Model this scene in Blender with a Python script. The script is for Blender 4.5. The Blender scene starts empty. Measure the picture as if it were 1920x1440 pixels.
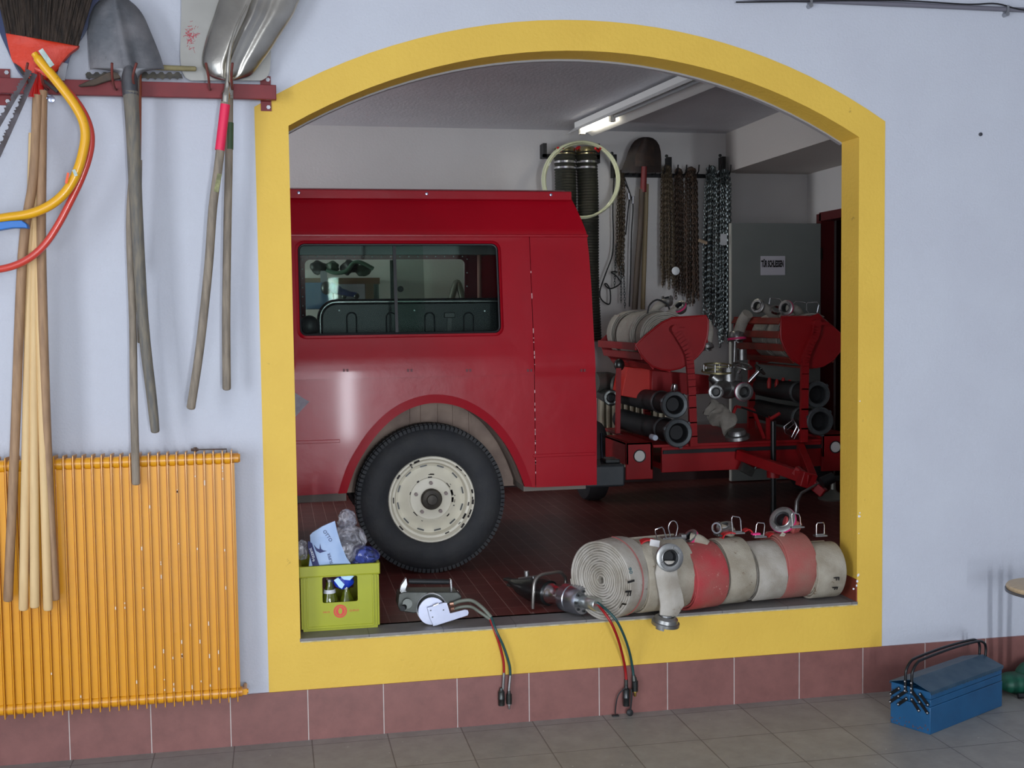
import bpy, math, random
from mathutils import Vector, Matrix
random.seed(7)
V = Vector
PI = math.pi
SC = bpy.context.scene
COL = SC.collection

# ------------------------------------------------------------------ camera
FPX, YAW, PITCH, ROLL, CH, CD = 2180.18, .2013, .0597, -.0124, 1.8502, 5.0842
_w = V((math.sin(YAW)*math.cos(PITCH), math.cos(YAW)*math.cos(PITCH), -math.sin(PITCH)))
_r0 = V((math.cos(YAW), -math.sin(YAW), 0))
_u0 = _r0.cross(_w)
_r = _r0*math.cos(ROLL)+_u0*math.sin(ROLL)
_u = -_r0*math.sin(ROLL)+_u0*math.cos(ROLL)
CP = V((0, -CD, CH))
cam = bpy.data.objects.new('camera', bpy.data.cameras.new('camera'))
COL.objects.link(cam)
cam.matrix_world = Matrix(((_r.x, _u.x, -_w.x, CP.x), (_r.y, _u.y, -_w.y, CP.y), (_r.z, _u.z, -_w.z, CP.z), (0, 0, 0, 1)))
cam.data.sensor_fit = 'HORIZONTAL'
cam.data.sensor_width = 36
cam.data.lens = FPX*36/1920
cam.data.clip_start = .05
SC.camera = cam

# ------------------------------------------------------------------ world, daylight, exposure
world = bpy.data.worlds.new('world'); SC.world = world; world.use_nodes = True
bg = world.node_tree.nodes['Background']
bg.inputs[0].default_value = (.62, .78, 1, 1); bg.inputs[1].default_value = 1.0

def area(name, loc, target, sx, sy, power, color):
    l = bpy.data.lights.new(name, 'AREA'); l.shape = 'RECTANGLE'; l.size = sx; l.size_y = sy
    l.energy = power; l.color = color
    o = bpy.data.objects.new(name, l); COL.objects.link(o); o.location = loc
    o.rotation_euler = (V(target)-V(loc)).to_track_quat('-Z', 'Z').to_euler()
    return o
area('daylight_side_window', (-3.42, -4.4, 1.6), (0, -4.4, 1.6), 5.2, 2.1, 205, (.88, .93, 1))
area('daylight_gate_glazing', (-.9, -9.42, 1.9), (-.9, 0, 1.9), 3.4, 1.6, 125, (.87, .92, 1))
area('streak_light', (1.0, -9.40, 1.3), (1.0, 0, 1.3), .16, 2.4, 210, (.86, .92, 1))  # added narrow light that lays the highlight streak on the red vehicle
area('daylight_back_window', (-3.90, 2.6, 2.0), (0, 2.6, 2.0), 1.6, 1.2, 130, (.90, .94, 1))

SC.view_settings.view_transform = 'Standard'
SC.view_settings.look = 'None'
SC.view_settings.gamma = 1
SC.view_settings.use_curve_mapping = False
SC.view_settings.exposure = 0.17

# ------------------------------------------------------------------ picture point -> place on a plane of the room
def ray(x, y): return _w+_r*((x-960)/FPX)-_u*((y-720)/FPX)
def P(x, y, Y=0.0):
    d = ray(x, y); return CP+d*((Y+CD)/d.y)
def PZ(x, y, Z):
    d = ray(x, y); return CP+d*((Z-CH)/d.z)
def PX(x, y, X):
    d = ray(x, y); return CP+d*(X/d.x)

# ------------------------------------------------------------------ materials
def lin(c):
    c = c/255; return c/12.92 if c <= .04045 else ((c+.055)/1.055)**2.4
def rgb(c): return (lin(c[0]), lin(c[1]), lin(c[2]), 1)
MATS = {}
def mat(name, col, rough=.5, metal=0, var=None, dirt=None, bump=None, coat=0, spec=.5, stretch=None, emit=None):
    """var=(second colour, scale, amount) soft mottling; dirt=(colour, scale, coverage 0-1) spots; bump=(strength, scale)"""
    if name in MATS: return MATS[name]
    m = bpy.data.materials.new(name); m.use_nodes = True; nt = m.node_tree; N = nt.nodes; L = nt.links
    b = N['Principled BSDF']
    b.inputs['Base Color'].default_value = rgb(col); b.inputs['Roughness'].default_value = rough
    b.inputs['Metallic'].default_value = metal; b.inputs['Specular IOR Level'].default_value = spec
    b.inputs['Coat Weight'].default_value = coat; b.inputs['Coat Roughness'].default_value = .08
    tc = N.new('ShaderNodeTexCoord'); vec = tc.outputs['Object']
    if stretch:
        mp = N.new('ShaderNodeMapping'); mp.inputs['Scale'].default_value = stretch
        L.new(vec, mp.inputs[0]); vec = mp.outputs[0]
    cur = None
    if var:
        n = N.new('ShaderNodeTexNoise'); n.inputs['Scale'].default_value = var[1]; n.inputs['Detail'].default_value = 5; L.new(vec, n.inputs['Vector'])
        r = N.new('ShaderNodeMapRange'); r.inputs[1].default_value = .35; r.inputs[2].default_value = .65; r.inputs[4].default_value = var[2]
        L.new(n.outputs['Fac'], r.inputs[0])
        x = N.new('ShaderNodeMix'); x.data_type = 'RGBA'; x.inputs[6].default_value = rgb(col); x.inputs[7].default_value = rgb(var[0])
        L.new(r.outputs[0], x.inputs[0]); cur = x.outputs[2]
    if dirt:
        n = N.new('ShaderNodeTexNoise'); n.inputs['Scale'].default_value = dirt[1]; n.inputs['Detail'].default_value = 8; n.inputs['Roughness'].default_value = .7
        L.new(vec, n.inputs['Vector'])
        r = N.new('ShaderNodeMapRange'); t = .72-.35*dirt[2]; r.inputs[1].default_value = t; r.inputs[2].default_value = t+.06
        L.new(n.outputs['Fac'], r.inputs[0])
        x = N.new('ShaderNodeMix'); x.data_type = 'RGBA'; x.inputs[7].default_value = rgb(dirt[0])
        if cur: L.new(cur, x.inputs[6])
        else: x.inputs[6].default_value = rgb(col)
        L.new(r.outputs[0], x.inputs[0]); cur = x.outputs[2]
    if cur: L.new(cur, b.inputs['Base Color'])
    if bump:
        n = N.new('ShaderNodeTexNoise'); n.inputs['Scale'].default_value = bump[1]; n.inputs['Detail'].default_value = 6; L.new(vec, n.inputs['Vector'])
        bp = N.new('ShaderNodeBump'); bp.inputs['Strength'].default_value = bump[0]; bp.inputs['Distance'].default_value = .01
        L.new(n.outputs['Fac'], bp.inputs['Height']); L.new(bp.outputs[0], b.inputs['Normal'])
    if emit:
        b.inputs['Emission Color'].default_value = rgb(emit[0]); b.inputs['Emission Strength'].default_value = emit[1]
    MATS[name] = m
    return m

def tile_mat(name, c1, c2, mortar, w, h, off, axes='xy', gap=.003, rough=.5, bumpd=.3, spotcol=None):
    """square-set tiles: grid from the brick texture, laid in the room's own coordinates"""
    m = bpy.data.materials.new(name); m.use_nodes = True; nt = m.node_tree; N = nt.nodes; L = nt.links
    b = N['Principled BSDF']; b.inputs['Roughness'].default_value = rough
    tc = N.new('ShaderNodeTexCoord'); sp = N.new('ShaderNodeSeparateXYZ'); L.new(tc.outputs['Object'], sp.inputs[0])
    cb = N.new('ShaderNodeCombineXYZ')
    for k, a in enumerate(axes):
        ad = N.new('ShaderNodeMath'); ad.operation = 'SUBTRACT'; ad.inputs[1].default_value = off[k]-100*(w, h)[k]
        L.new(sp.outputs['xyz'.index(a)], ad.inputs[0]); L.new(ad.outputs[0], cb.inputs[k])
    br = N.new('ShaderNodeTexBrick'); br.offset = 0; br.squash = 1
    br.inputs['Scale'].default_value = 1; br.inputs['Brick Width'].default_value = w; br.inputs['Row Height'].default_value = h
    br.inputs['Mortar Size'].default_value = gap; br.inputs['Mortar Smooth'].default_value = .2; br.inputs['Bias'].default_value = 0
    br.inputs['Color1'].default_value = rgb(c1); br.inputs['Color2'].default_value = rgb(c2); br.inputs['Mortar'].default_value = rgb(mortar)
    L.new(cb.outputs[0], br.inputs['Vector'])
    n = N.new('ShaderNodeTexNoise'); n.inputs['Scale'].default_value = 9; n.inputs['Detail'].default_value = 9; n.inputs['Roughness'].default_value = .7
    L.new(tc.outputs['Object'], n.inputs['Vector'])
    mp = N.new('ShaderNodeMapRange'); mp.inputs[1].default_value = .3; mp.inputs[2].default_value = .7; mp.inputs[3].default_value = .82; mp.inputs[4].default_value = 1.12
    L.new(n.outputs['Fac'], mp.inputs[0])
    mx = N.new('ShaderNodeMix'); mx.data_type = 'RGBA'; mx.blend_type = 'MULTIPLY'; mx.inputs[0].default_value = 1
    L.new(br.outputs['Color'], mx.inputs[6]); L.new(mp.outputs[0], mx.inputs[7]); cur = mx.outputs[2]
    if spotcol:
        v = N.new('ShaderNodeTexVoronoi'); v.inputs['Scale'].default_value = 16; L.new(tc.outputs['Object'], v.inputs['Vector'])
        r = N.new('ShaderNodeMapRange'); r.inputs[1].default_value = .075; r.inputs[2].default_value = .05; L.new(v.outputs['Distance'], r.inputs[0])
        n2 = N.new('ShaderNodeTexNoise'); n2.inputs['Scale'].default_value = 3.1; L.new(tc.outputs['Object'], n2.inputs['Vector'])
        r2 = N.new('ShaderNodeMapRange'); r2.inputs[1].default_value = .5; r2.inputs[2].default_value = .56; L.new(n2.outputs['Fac'], r2.inputs[0])
        mm = N.new('ShaderNodeMath'); mm.operation = 'MULTIPLY'; L.new(r.outputs[0], mm.inputs[0]); L.new(r2.outputs[0], mm.inputs[1])
        x = N.new('ShaderNodeMix'); x.data_type = 'RGBA'; x.inputs[7].default_value = rgb(spotcol); L.new(cur, x.inputs[6]); L.new(mm.outputs[0], x.inputs[0]); cur = x.outputs[2]
    L.new(cur, b.inputs['Base Color'])
    bp = N.new('ShaderNodeBump'); bp.inputs['Strength'].default_value = bumpd; bp.inputs['Distance'].default_value = .003; bp.invert = True
    L.new(br.outputs['Fac'], bp.inputs['Height']); L.new(bp.outputs[0], b.inputs['Normal'])
    return m

def glass_mat(name, tint=(255, 255, 255), gloss=.12, rough=.02):
    m = bpy.data.materials.new(name); m.use_nodes = True; nt = m.node_tree; N = nt.nodes; L = nt.links
    out = N['Material Output']; N.remove(N['Principled BSDF'])
    t = N.new('ShaderNodeBsdfTransparent'); t.inputs[0].default_value = rgb(tint)
    g = N.new('ShaderNodeBsdfGlossy'); g.inputs['Roughness'].default_value = rough
    f = N.new('ShaderNodeLayerWeight'); f.inputs[0].default_value = .35
    mp = N.new('ShaderNodeMapRange'); mp.inputs[3].default_value = gloss*.4; mp.inputs[4].default_value = min(1, gloss*4); L.new(f.outputs['Fresnel'], mp.inputs[0])
    x = N.new('ShaderNodeMixShader'); L.new(mp.outputs[0], x.inputs[0]); L.new(t.outputs[0], x.inputs[1]); L.new(g.outputs[0], x.inputs[2]); L.new(x.outputs[0], out.inputs[0])
    return m

# ------------------------------------------------------------------ mesh builder
def basis(ax):
    ax = V(ax).normalized(); t = V((0, 0, 1)) if abs(ax.z) < .9 else V((1, 0, 0))
    a = t.cross(ax).normalized(); return a, ax.cross(a), ax
def cat(pts, n=6, closed=False):
    """smooth curve through points"""
    pts = [V(p) for p in pts]; out = []; m = len(pts)
    for i in range(m if closed else m-1):
        g = (lambda k: pts[k % m]) if closed else (lambda k: pts[min(max(k, 0), m-1)])
        a, b, c, d = g(i-1), g(i), g(i+1), g(i+2)
        for j in range(n):
            t = j/n
            out.append(.5*((2*b)+(c-a)*t+(2*a-5*b+4*c-d)*t*t+(3*b-a-3*c+d)*t**3))
    if not closed: out.append(pts[-1])
    return out
WL = {}
class M:
    def __init__(s): s.v = []; s.f = []
    def add(s, vs, fs):
        o = len(s.v); s.v += [V(p) for p in vs]; s.f += [tuple(o+i for i in f) for f in fs]; return s
    def box(s, x0, x1, y0, y1, z0, z1):
        return s.add([(x, y, z) for z in (z0, z1) for y in (y0, y1) for x in (x0, x1)], [(0, 2, 3, 1), (4, 5, 7, 6), (0, 1, 5, 4), (2, 6, 7, 3), (0, 4, 6, 2), (1, 3, 7, 5)])
    def obox(s, c, h, rot=None, R=None):
        """box of half sizes h about c, turned by Euler angles (or a 3x3)"""
        from mathutils import Euler
        Rm = R if R is not None else Euler(rot or (0, 0, 0)).to_matrix()
        return s.add([V(c)+Rm @ V((x*h[0], y*h[1], z*h[2])) for z in (-1, 1) for y in (-1, 1) for x in (-1, 1)], [(0, 2, 3, 1), (4, 5, 7, 6), (0, 1, 5, 4), (2, 6, 7, 3), (0, 4, 6, 2), (1, 3, 7, 5)])
    def bar(s, a, b, w, h, up=(0, 0, 1)):
        """flat bar from a to b, w wide across, h along up"""
        a, b = V(a), V(b); d = (b-a).normalized(); sd = d.cross(V(up)).normalized(); uu = sd.cross(d)
        R = Matrix((sd, d, uu)).transposed()
        return s.obox((a+b)/2, (w/2, (b-a).length/2, h/2), R=R)
    def tube(s, pts, r, n=10, closed=False, caps=True, sq=None):
        pts = [V(p) for p in pts]; m = len(pts); rs = r if isinstance(r, (list, tuple)) else [r]*m
        rings = []; a = None
        for i in range(m):
            d = (pts[(i+1) % m]-pts[i-1]) if closed else (pts[min(i+1, m-1)]-pts[max(i-1, 0)])
            if d.length < 1e-9: d = V((0, 0, 1))
            d.normalize()
            if a is None: a, b, _ = basis(d)
            else:
                a = (a-d*a.dot(d))
                a = a.normalized() if a.length > 1e-6 else basis(d)[0]
                b = d.cross(a)
            rings.append([pts[i]+(a*math.cos(2*PI*k/n)+b*math.sin(2*PI*k/n))*rs[i] for k in range(n)])
        vs = [p for q in rings for p in q]; fs = []
        for i in range(m if closed else m-1):
            j = (i+1) % m
            for k in range(n):
                l = (k+1) % n; fs.append((i*n+k, i*n+l, j*n+l, j*n+k))
        if not closed and caps: fs += [tuple(range(n))[::-1], tuple((m-1)*n+k for k in range(n))]
        return s.add(vs, fs)
    def lathe(s, prof, o, ax, n=28, loop=False, sc=(1, 1), caps=True):
        """profile of (radius, height) turned about the axis"""
        a, b, c = basis(ax); o = V(o); vs = []; fs = []; m = len(prof)
        for r, h in prof:
            vs += [o+c*h+(a*math.cos(2*PI*k/n)*sc[0]+b*math.sin(2*PI*k/n)*sc[1])*r for k in range(n)]
        for i in range(m if loop else m-1):
            j = (i+1) % m
            for k in range(n):
                l = (k+1) % n; fs.append((i*n+k, i*n+l, j*n+l, j*n+k))
        if not loop and caps: fs += [tuple(range(n))[::-1], tuple((m-1)*n+k for k in range(n))]
        return s.add(vs, fs)
    def cyl(s, a, b, r, r2=None, n=16):
        return s.tube([a, b], [r, r if r2 is None else r2], n)
    def prism(s, poly, d):
        n = len(poly); d = V(d); vs = [V(p) for p in poly]+[V(p)+d for p in poly]
        return s.add(vs, [tuple(range(n)), tuple(range(2*n-1, n-1, -1))]+[(i, i+n, (i+1) % n+n, (i+1) % n) for i in range(n)])
    def ringwall(s, outer, inner, d):
        """plate with a hole: two loops of equal count, given depth vector d"""
        n = len(outer); d = V(d)
        vs = [V(p) for p in outer]+[V(p) for p in inner]+[V(p)+d for p in outer]+[V(p)+d for p in inner]; fs = []
        for i in range(n):
            j = (i+1) % n
            fs += [(i, j, n+j, n+i), (2*n+i, 3*n+i, 3*n+j, 2*n+j), (i, 2*n+i, 2*n+j, j), (n+i, n+j, 3*n+j, 3*n+i)]
        return s.add(vs, fs)
    def ball(s, c, r, nu=14, nv=9):
        c = V(c); r = V(r) if not isinstance(r, (int, float)) else V((r, r, r)); vs = [c+V((0, 0, r.z))]; fs = []
        for i in range(1, nv):
            for k in range(nu):
                t = PI*i/nv; p = 2*PI*k/nu; vs.append(c+V((r.x*math.sin(t)*math.cos(p), r.y*math.sin(t)*math.sin(p), r.z*math.cos(t))))
        vs.append(c-V((0, 0, r.z))); e = len(vs)-1
        for k in range(nu):
            l = (k+1) % nu; fs.append((0, 1+k, 1+l)); fs.append((e, e-nu+l, e-nu+k))
            for i in range(nv-2): fs.append((1+i*nu+k, 1+(i+1)*nu+k, 1+(i+1)*nu+l, 1+i*nu+l))
        return s.add(vs, fs)
    def sheet(s, fn, nu, nv, th=None):
        """surface fn(u,v) on a grid; th = thickness vector or None"""
        g = [[V(fn(i/nu, j/nv)) for i in range(nu+1)] for j in range(nv+1)]; W = nu+1
        vs = [p for q in g for p in q]; fs = [(j*W+i, j*W+i+1, (j+1)*W+i+1, (j+1)*W+i) for j in range(nv) for i in range(nu)]
        if th is not None:
            K = len(vs); vs += [p+V(th) for p in vs]; fs += [tuple(K+i for i in f[::-1]) for f in fs]
            for i in range(nu): fs += [(i, K+i, K+i+1, i+1), (nv*W+i, nv*W+i+1, K+nv*W+i+1, K+nv*W+i)]
            for j in range(nv): fs += [(j*W, (j+1)*W, K+(j+1)*W, K+j*W), (j*W+nu, K+j*W+nu, K+(j+1)*W+nu, (j+1)*W+nu)]
        return s.add(vs, fs)
    def build(s, name, m, parent=None, bevel=0, sharp=38, label=None, cat_=None, group=None, kind=None, origin=None, text=None):
        me = bpy.data.meshes.new(name)
        if parent is not None: o0 = WL[parent.name]
        elif origin is not None: o0 = V(origin)
        elif kind == 'structure': o0 = V((0, 0, 0))
        else:
            xs = [p.x for p in s.v]; ys = [p.y for p in s.v]; zs = [p.z for p in s.v]
            o0 = V(((min(xs)+max(xs))/2, (min(ys)+max(ys))/2, min(zs)))
        me.from_pydata([p-o0 for p in s.v], [], s.f); me.update()
        me.materials.append(m)
        for p in me.polygons: p.use_smooth = True
        me.set_sharp_from_angle(angle=math.radians(sharp))
        o = bpy.data.objects.new(name, me); COL.objects.link(o)
        if parent is not None: o.parent = parent; WL[o.name] = o0
        else: o.location = o0; WL[o.name] = o0
        if bevel:
            bv = o.modifiers.new('bevel', 'BEVEL'); bv.width = bevel; bv.segments = 2; bv.limit_method = 'ANGLE'; bv.angle_limit = math.radians(40)
        if label: o['label'] = label
        if cat_: o['category'] = cat_
        if group: o['group'] = group
        if kind: o['kind'] = kind
        return o
def fixn(o):
    """consistent outward faces"""
    import bmesh
    b = bmesh.new(); b.from_mesh(o.data); bmesh.ops.recalc_face_normals(b, faces=b.faces); b.to_mesh(o.data); b.free(); return o
def thing(name, label, catg, loc, group=None):
    o = bpy.data.objects.new(name, None); COL.objects.link(o); o.location = loc; o.empty_display_size = .05
    o['label'] = label; o['category'] = catg
    if group: o['group'] = group
    WL[o.name] = V(loc); return o
def lettering(txt, size, parent, m, Mx, name='lettering', depth=.0004, bold=0):
    """raised lettering as a mesh: Mx places it in the room"""
    c = bpy.data.curves.new('letters', 'FONT'); c.body = txt; c.size = size; c.extrude = depth; c.offset = bold; c.align_x = 'CENTER'; c.align_y = 'CENTER'
    q = bpy.data.objects.new('letters', c); me = bpy.data.meshes.new_from_object(q)
    bpy.data.objects.remove(q); bpy.data.curves.remove(c)
    me.transform(Matrix.Translation(-WL[parent.name]) @ Mx); me.materials.clear(); me.materials.append(m)
    o = bpy.data.objects.new(name, me); COL.objects.link(o); o.parent = parent; return o
def facing(loc, xdir, ydir):
    x = V(xdir).normalized(); z = x.cross(V(ydir)).normalized(); y = z.cross(x)
    return Matrix(((x.x, y.x, z.x, loc[0]), (x.y, y.y, z.y, loc[1]), (x.z, y.z, z.z, loc[2]), (0, 0, 0, 1)))
# ================================================================== THE ROOMS
ZS = .4487          # level of the sill and of the back floor
ZC = 3.33           # ceiling
XLO, XRO, XLI, XRI = -.058, 2.85, .079, 2.72
TH = .17            # thickness of the dividing wall
YB, XS = 4.13, 4.47 # back wall, side wall beyond the beam
m_wall = mat('plaster', (200, 203, 212), .9, var=((192, 194, 204), 2.5, .5), dirt=((178, 179, 190), 7, .10), bump=(.25, 90))
m_wallb = mat('plaster_back', (206, 203, 200), .9, var=((194, 191, 188), 2, .5), bump=(.1, 60))
m_ceil = mat('ceiling_paint', (206, 206, 210), .95, var=((194, 195, 200), 3, .5), bump=(.3, 50))
m_yel = mat('yellow_paint', (230, 190, 76), .62, var=((221, 180, 70), 3, .6), dirt=((182, 144, 62), 11, .2), bump=(.2, 60))
m_floor = tile_mat('floor_tiles', (150, 147, 140), (143, 140, 134), (106, 102, 97), .33, .33, (-.8695, -.075), gap=.0028, rough=.42, spotcol=(190, 188, 180))
m_tile = tile_mat('skirting_tiles', (138, 92, 86), (132, 88, 83), (196, 186, 180), .33, .6, (-.8828, -.3), 'xz', gap=.0022, rough=.4)
m_bfloor = tile_mat('red_floor_tiles', (116, 58, 52), (106, 51, 47), (156, 116, 106), .0825, .165, (.079, .145), gap=.0022, rough=.38, spotcol=(140, 120, 110))
m_sill = tile_mat('sill_tiles', (128, 124, 121), (121, 117, 115), (92, 88, 86), .33, .5, (.05, -.2), gap=.002, rough=.5)
m_redtile = mat('red_clay_tile', (138, 66, 48), .5, var=((112, 50, 38), 20, .6))

M().box(-3.6, 6.5, -9.6, 0, -.1, 0).build('floor', m_floor, kind='structure')
M().box(-4.1, XS+.2, TH-.03, YB+.15, ZS-.12, ZS).build('floor_back_room', m_bfloor, kind='structure')
M().box(-4.1, 6.5, -9.6, YB+.15, ZC, ZC+.1).build('ceiling', m_ceil, kind='structure')

# dividing wall: arch outline as a plate with a hole
def arch(x0, x1, zs_, rise, n=28):
    w = (x1-x0)/2; R = (w*w+rise*rise)/(2*rise); cx = (x0+x1)/2; cz = zs_+rise-R; a = math.asin(w/R)
    return [(cx+R*math.sin(-a+2*a*i/n), cz+R*math.cos(-a+2*a*i/n)) for i in range(n+1)]
inn = arch(XLI, XRI, 2.665, 3.021-2.665)
outb = arch(XLO, XRO, 2.738, 3.152-2.738)
def loopify(lower, arc):      # from lower right corner to lower left, over the arc left->right
    return [lower[0]]+[lower[1]]+arc
hole = loopify([(XRI, ZS), (XLI, ZS)], inn)
n = len(inn)
wx0, wx1 = -3.6, 6.5
outer = [(wx1, 0), (wx0, 0)]+[(wx0+(wx1-wx0)*i/(n-1), ZC) for i in range(n)]
fixn(M().ringwall([(x, 0, z) for x, z in outer], [(x, 0, z) for x, z in hole], (0, TH, 0)).build('wall_front', m_wall, kind='structure'))
# painted yellow surround: band on the face and the inside of the opening
band_o = [(XRO, .2232), (XLO, .2232)]+outb
fr = M().ringwall([(x, -.0025, z) for x, z in band_o], [(x, -.0025, z) for x, z in hole], (0, .004, 0))
hs = [(XRI-.0015, ZS+.11), (XRI-.0015, 2.665)]
def reveal(pts, inset):
    cx, cz = 1.4, 1.7; q = []
    for x, z in pts:
        d = V((cx-x, 0, cz-z)).normalized()*inset; q.append((x+d.x, z+d.z))
    return q
rv = [(XLI, ZS+.004)]+inn+[(XRI, ZS+.11)]
ri = [(x+(.003 if x < 1.4 else -.003), z-.003) for x, z in rv]
nn = len(rv); mm = M()
for i in range(nn-1):
    (a, b), (c, d) = rv[i], rv[i+1]; (e, f), (g, h) = ri[i], ri[i+1]
    mm.add([(a, -.0025, b), (c, -.0025, d), (g, -.0025, h), (e, -.0025, f), (a, TH, b), (c, TH, d), (g, TH, h), (e, TH, f)], [(0, 1, 2, 3), (7, 6, 5, 4), (0, 4, 5, 1), (3, 2, 6, 7), (0, 3, 7, 4), (1, 5, 6, 2)])
fr.v += [p for p in mm.v]; k0 = len(fr.v)-len(mm.v); fr.f += [tuple(i+k0 for i in f) for f in mm.f]
fixn(fr.build('trim_1', m_yel, kind='structure'))
m_greyedge = mat('grey_plaster_edge', (150, 148, 150), .9)
ro = arch(XLI, XRI, 2.665, .356); M_ = M()
for i in range(len(ro)-1):
    (a, b), (c, d) = ro[i], ro[i+1]
    M_.add([(a, TH, b), (c, TH, d), (c, TH, d-.012), (a, TH, b-.012), (a, TH+.03, b), (c, TH+.03, d), (c, TH+.03, d-.012), (a, TH+.03, b-.012)], [(0, 1, 2, 3), (7, 6, 5, 4), (0, 4, 5, 1), (3, 2, 6, 7), (0, 3, 7, 4), (1, 5, 6, 2)])
fixn(M_.build('trim_2', m_greyedge, kind='structure'))
# sill slab and the clay tile at the foot of the right reveal
M().box(XLI, XRI, -.006, .142, ZS-.012, ZS+.002).build('trim_3', m_sill, kind='structure')
M().box(XRI-.006, XRI, .0, TH, ZS+.002, ZS+.11).build('trim_4', m_redtile, kind='structure')
M().box(XLI+.004, XRI-.002, -.0068, -.003, ZS-.0155, ZS-.0105).build('trim_5', mat('pale_edge_line', (206, 196, 160), .7, var=((170, 150, 90), 30, .8)), kind='structure')
ck = M(); rk_ = random.Random(2)
for x, y, s_ in ((1611, 968, .007), (1612, 962, .004), (1609, 1078, .008), (1607, 1090, .006), (1606, 1098, .005), (1612, 752, .0035), (1610, 1000, .003), (1600, 1104, .006)):
    c = P(x, y, -.003); ck.prism([c+V((math.cos(k)*s_*rk_.uniform(.6, 1.2), 0, math.sin(k)*s_*rk_.uniform(.6, 1.4))) for k in (0, 1, 2, 3.1, 4.1, 5.2)], (0, -.0012, 0))
fixn(ck.build('trim_6', mat('bare_plaster', (226, 226, 230), .9), kind='structure'))
# skirting tiles along the front wall
M().box(wx0, wx1, -.009, 0, 0, .2232).build('baseboard_front', m_tile, kind='structure')
# rest of the front room
m_gate = mat('gate_panel', (150, 40, 34), .5)
M().box(-3.75, -3.6, -9.6, 0, 0, .5).box(-3.75, -3.6, -9.6, 0, 2.7, ZC).box(-3.75, -3.6, -9.6, -7.05, .5, 2.7).box(-3.75, -3.6, -1.75, 0, .5, 2.7).build('wall_left', m_wall, kind='structure')
M().box(6.5, 6.65, -9.6, YB, 0, ZC).build('wall_right', m_wall, kind='structure')
M().box(-3.6, -2.0, -9.75, -9.6, 0, ZC).box(2.6, 6.5, -9.75, -9.6, 0, ZC).box(-2, .92, -9.75, -9.6, 0, 1.1).box(1.08, 2.6, -9.75, -9.6, 0, 1.1).box(-2, 2.6, -9.75, -9.6, 2.7, ZC).build('wall_rear', m_wall, kind='structure')
wf = M()
for x in (-2.0, -.9, .2, .86, 1.09, 1.9, 2.56): wf.box(x, x+.05, -9.68, -9.62, 1.1, 2.7)
wf.box(-2, 2.6, -9.68, -9.62, 1.1, 1.15).box(-2, 2.6, -9.68, -9.62, 2.65, 2.7)
wf.build('door_1', m_gate, kind='structure')
wf = M()
for y in (-7.05, -5.7, -4.4, -3.1, -1.8): wf.box(-3.70, -3.65, y, y+.05, .5, 2.7)
wf.box(-3.70, -3.65, -7, -1.8, .5, .55).box(-3.70, -3.65, -7, -1.8, 2.65, 2.7)
wf.build('window_1', mat('window_frame', (225, 225, 225), .4), kind='structure')

# back room
XBE = P(1379, 420, YB).x
M().box(-4.1, XBE, YB, YB+.15, ZS, ZC).build('wall_back', m_wallb, kind='structure')
M().box(XBE, XS+.15, YB+.04, YB+.15, ZS, ZC).build('wall_back_recess', m_wallb, kind='structure')
XBF = P(1361, 250, YB).x
bz = P(1445, 325, YB).z
M().box(XBF, XS+.2, TH, YB+.04, bz, ZC).build('beam', mat('plaster_beam', (196, 190, 184), .9, bump=(.2, 60)), kind='structure')
M().box(-4.1, XBE, YB-.012, YB, ZS, ZS+.16).box(XBE, XS, YB+.028, YB+.04, ZS, ZS+.16).build('shade_strip_back', mat('strip_shade', (62, 34, 32), .5, var=((52, 28, 28), 9, .6)), kind='structure')  # dark strip added so the wall foot under the trailer stays in gloom
D0 = PX(1540, 421, XS).y; D1 = D0-.88; DT = PX(1540, 408, XS).z
M().box(XS, XS+.15, D0+.03, YB+.04, ZS, bz).box(XS, XS+.15, TH, D1, ZS, bz).box(XS, XS+.15, D1, D0+.03, DT, bz).build('wall_side', m_wallb, kind='structure')
m_dfr = mat('dark_red_frame', (88, 22, 24), .45)
M().box(XS-.02, XS+.1, D0-.03, D0+.05, ZS, DT+.03).box(XS-.02, XS+.1, D1-.05, D1+.03, ZS, DT+.03).box(XS-.02, XS+.1, D1, D0, DT-.03, DT+.04).build('door_2', m_dfr, kind='structure')
M().box(XS+.9, XS+.95, TH, YB+1, ZS-.1, ZC).box(XS+.15, XS+.95, YB+.05, YB+.15, ZS, ZC).box(XS+.15, XS+.95, TH, YB+.1, ZS-.05, ZS).build('wall_passage', mat('dark_passage', (84, 22, 26), .8), kind='structure')
M().box(-4.25, -4.1, TH, YB, ZS, 1.4).box(-4.25, -4.1, TH, YB, 2.6, ZC).box(-4.25, -4.1, TH, 1.8, 1.4, 2.6).box(-4.25, -4.1, 3.4, YB, 1.4, 2.6).build('wall_left_back_room', m_wallb, kind='structure')

# small marks of the front wall: conduit on clips, cable, hook, drilled anchor
zc_ = P(1700, 11, 0).z
m_cond = mat('grey_conduit', (112, 110, 120), .5)
t = thing('cable_conduit', 'thin grey conduit pipe running along the top of the white wall', 'pipe', (3, -.02, zc_-.02))
M().tube([(.8, -.018, zc_), (6.4, -.018, zc_)], .011, 10).build('pipe', m_cond, t)
for px in (1519, 1887):
    c = P(px, 20, -.02); c.z = zc_
    k = M().box(c.x-.006, c.x+.006, -.034, 0, c.z-.018, c.z+.016).cyl((c.x, -.03, c.z-.024), (c.x, 0, c.z-.024), .011, n=12)
    k.build('pipe_clip', mat('zinc', (170, 172, 176), .3, .9), t)
pts = [P(1380, 4, -.03), P(1600, 1, -.03), P(1700, 1.5, -.03), P(1800, 7.5, -.03), P(1830, 8, -.03), P(1870, 7, -.03), P(1920, 19, -.03), P(2000, 24, -.03)]
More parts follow.
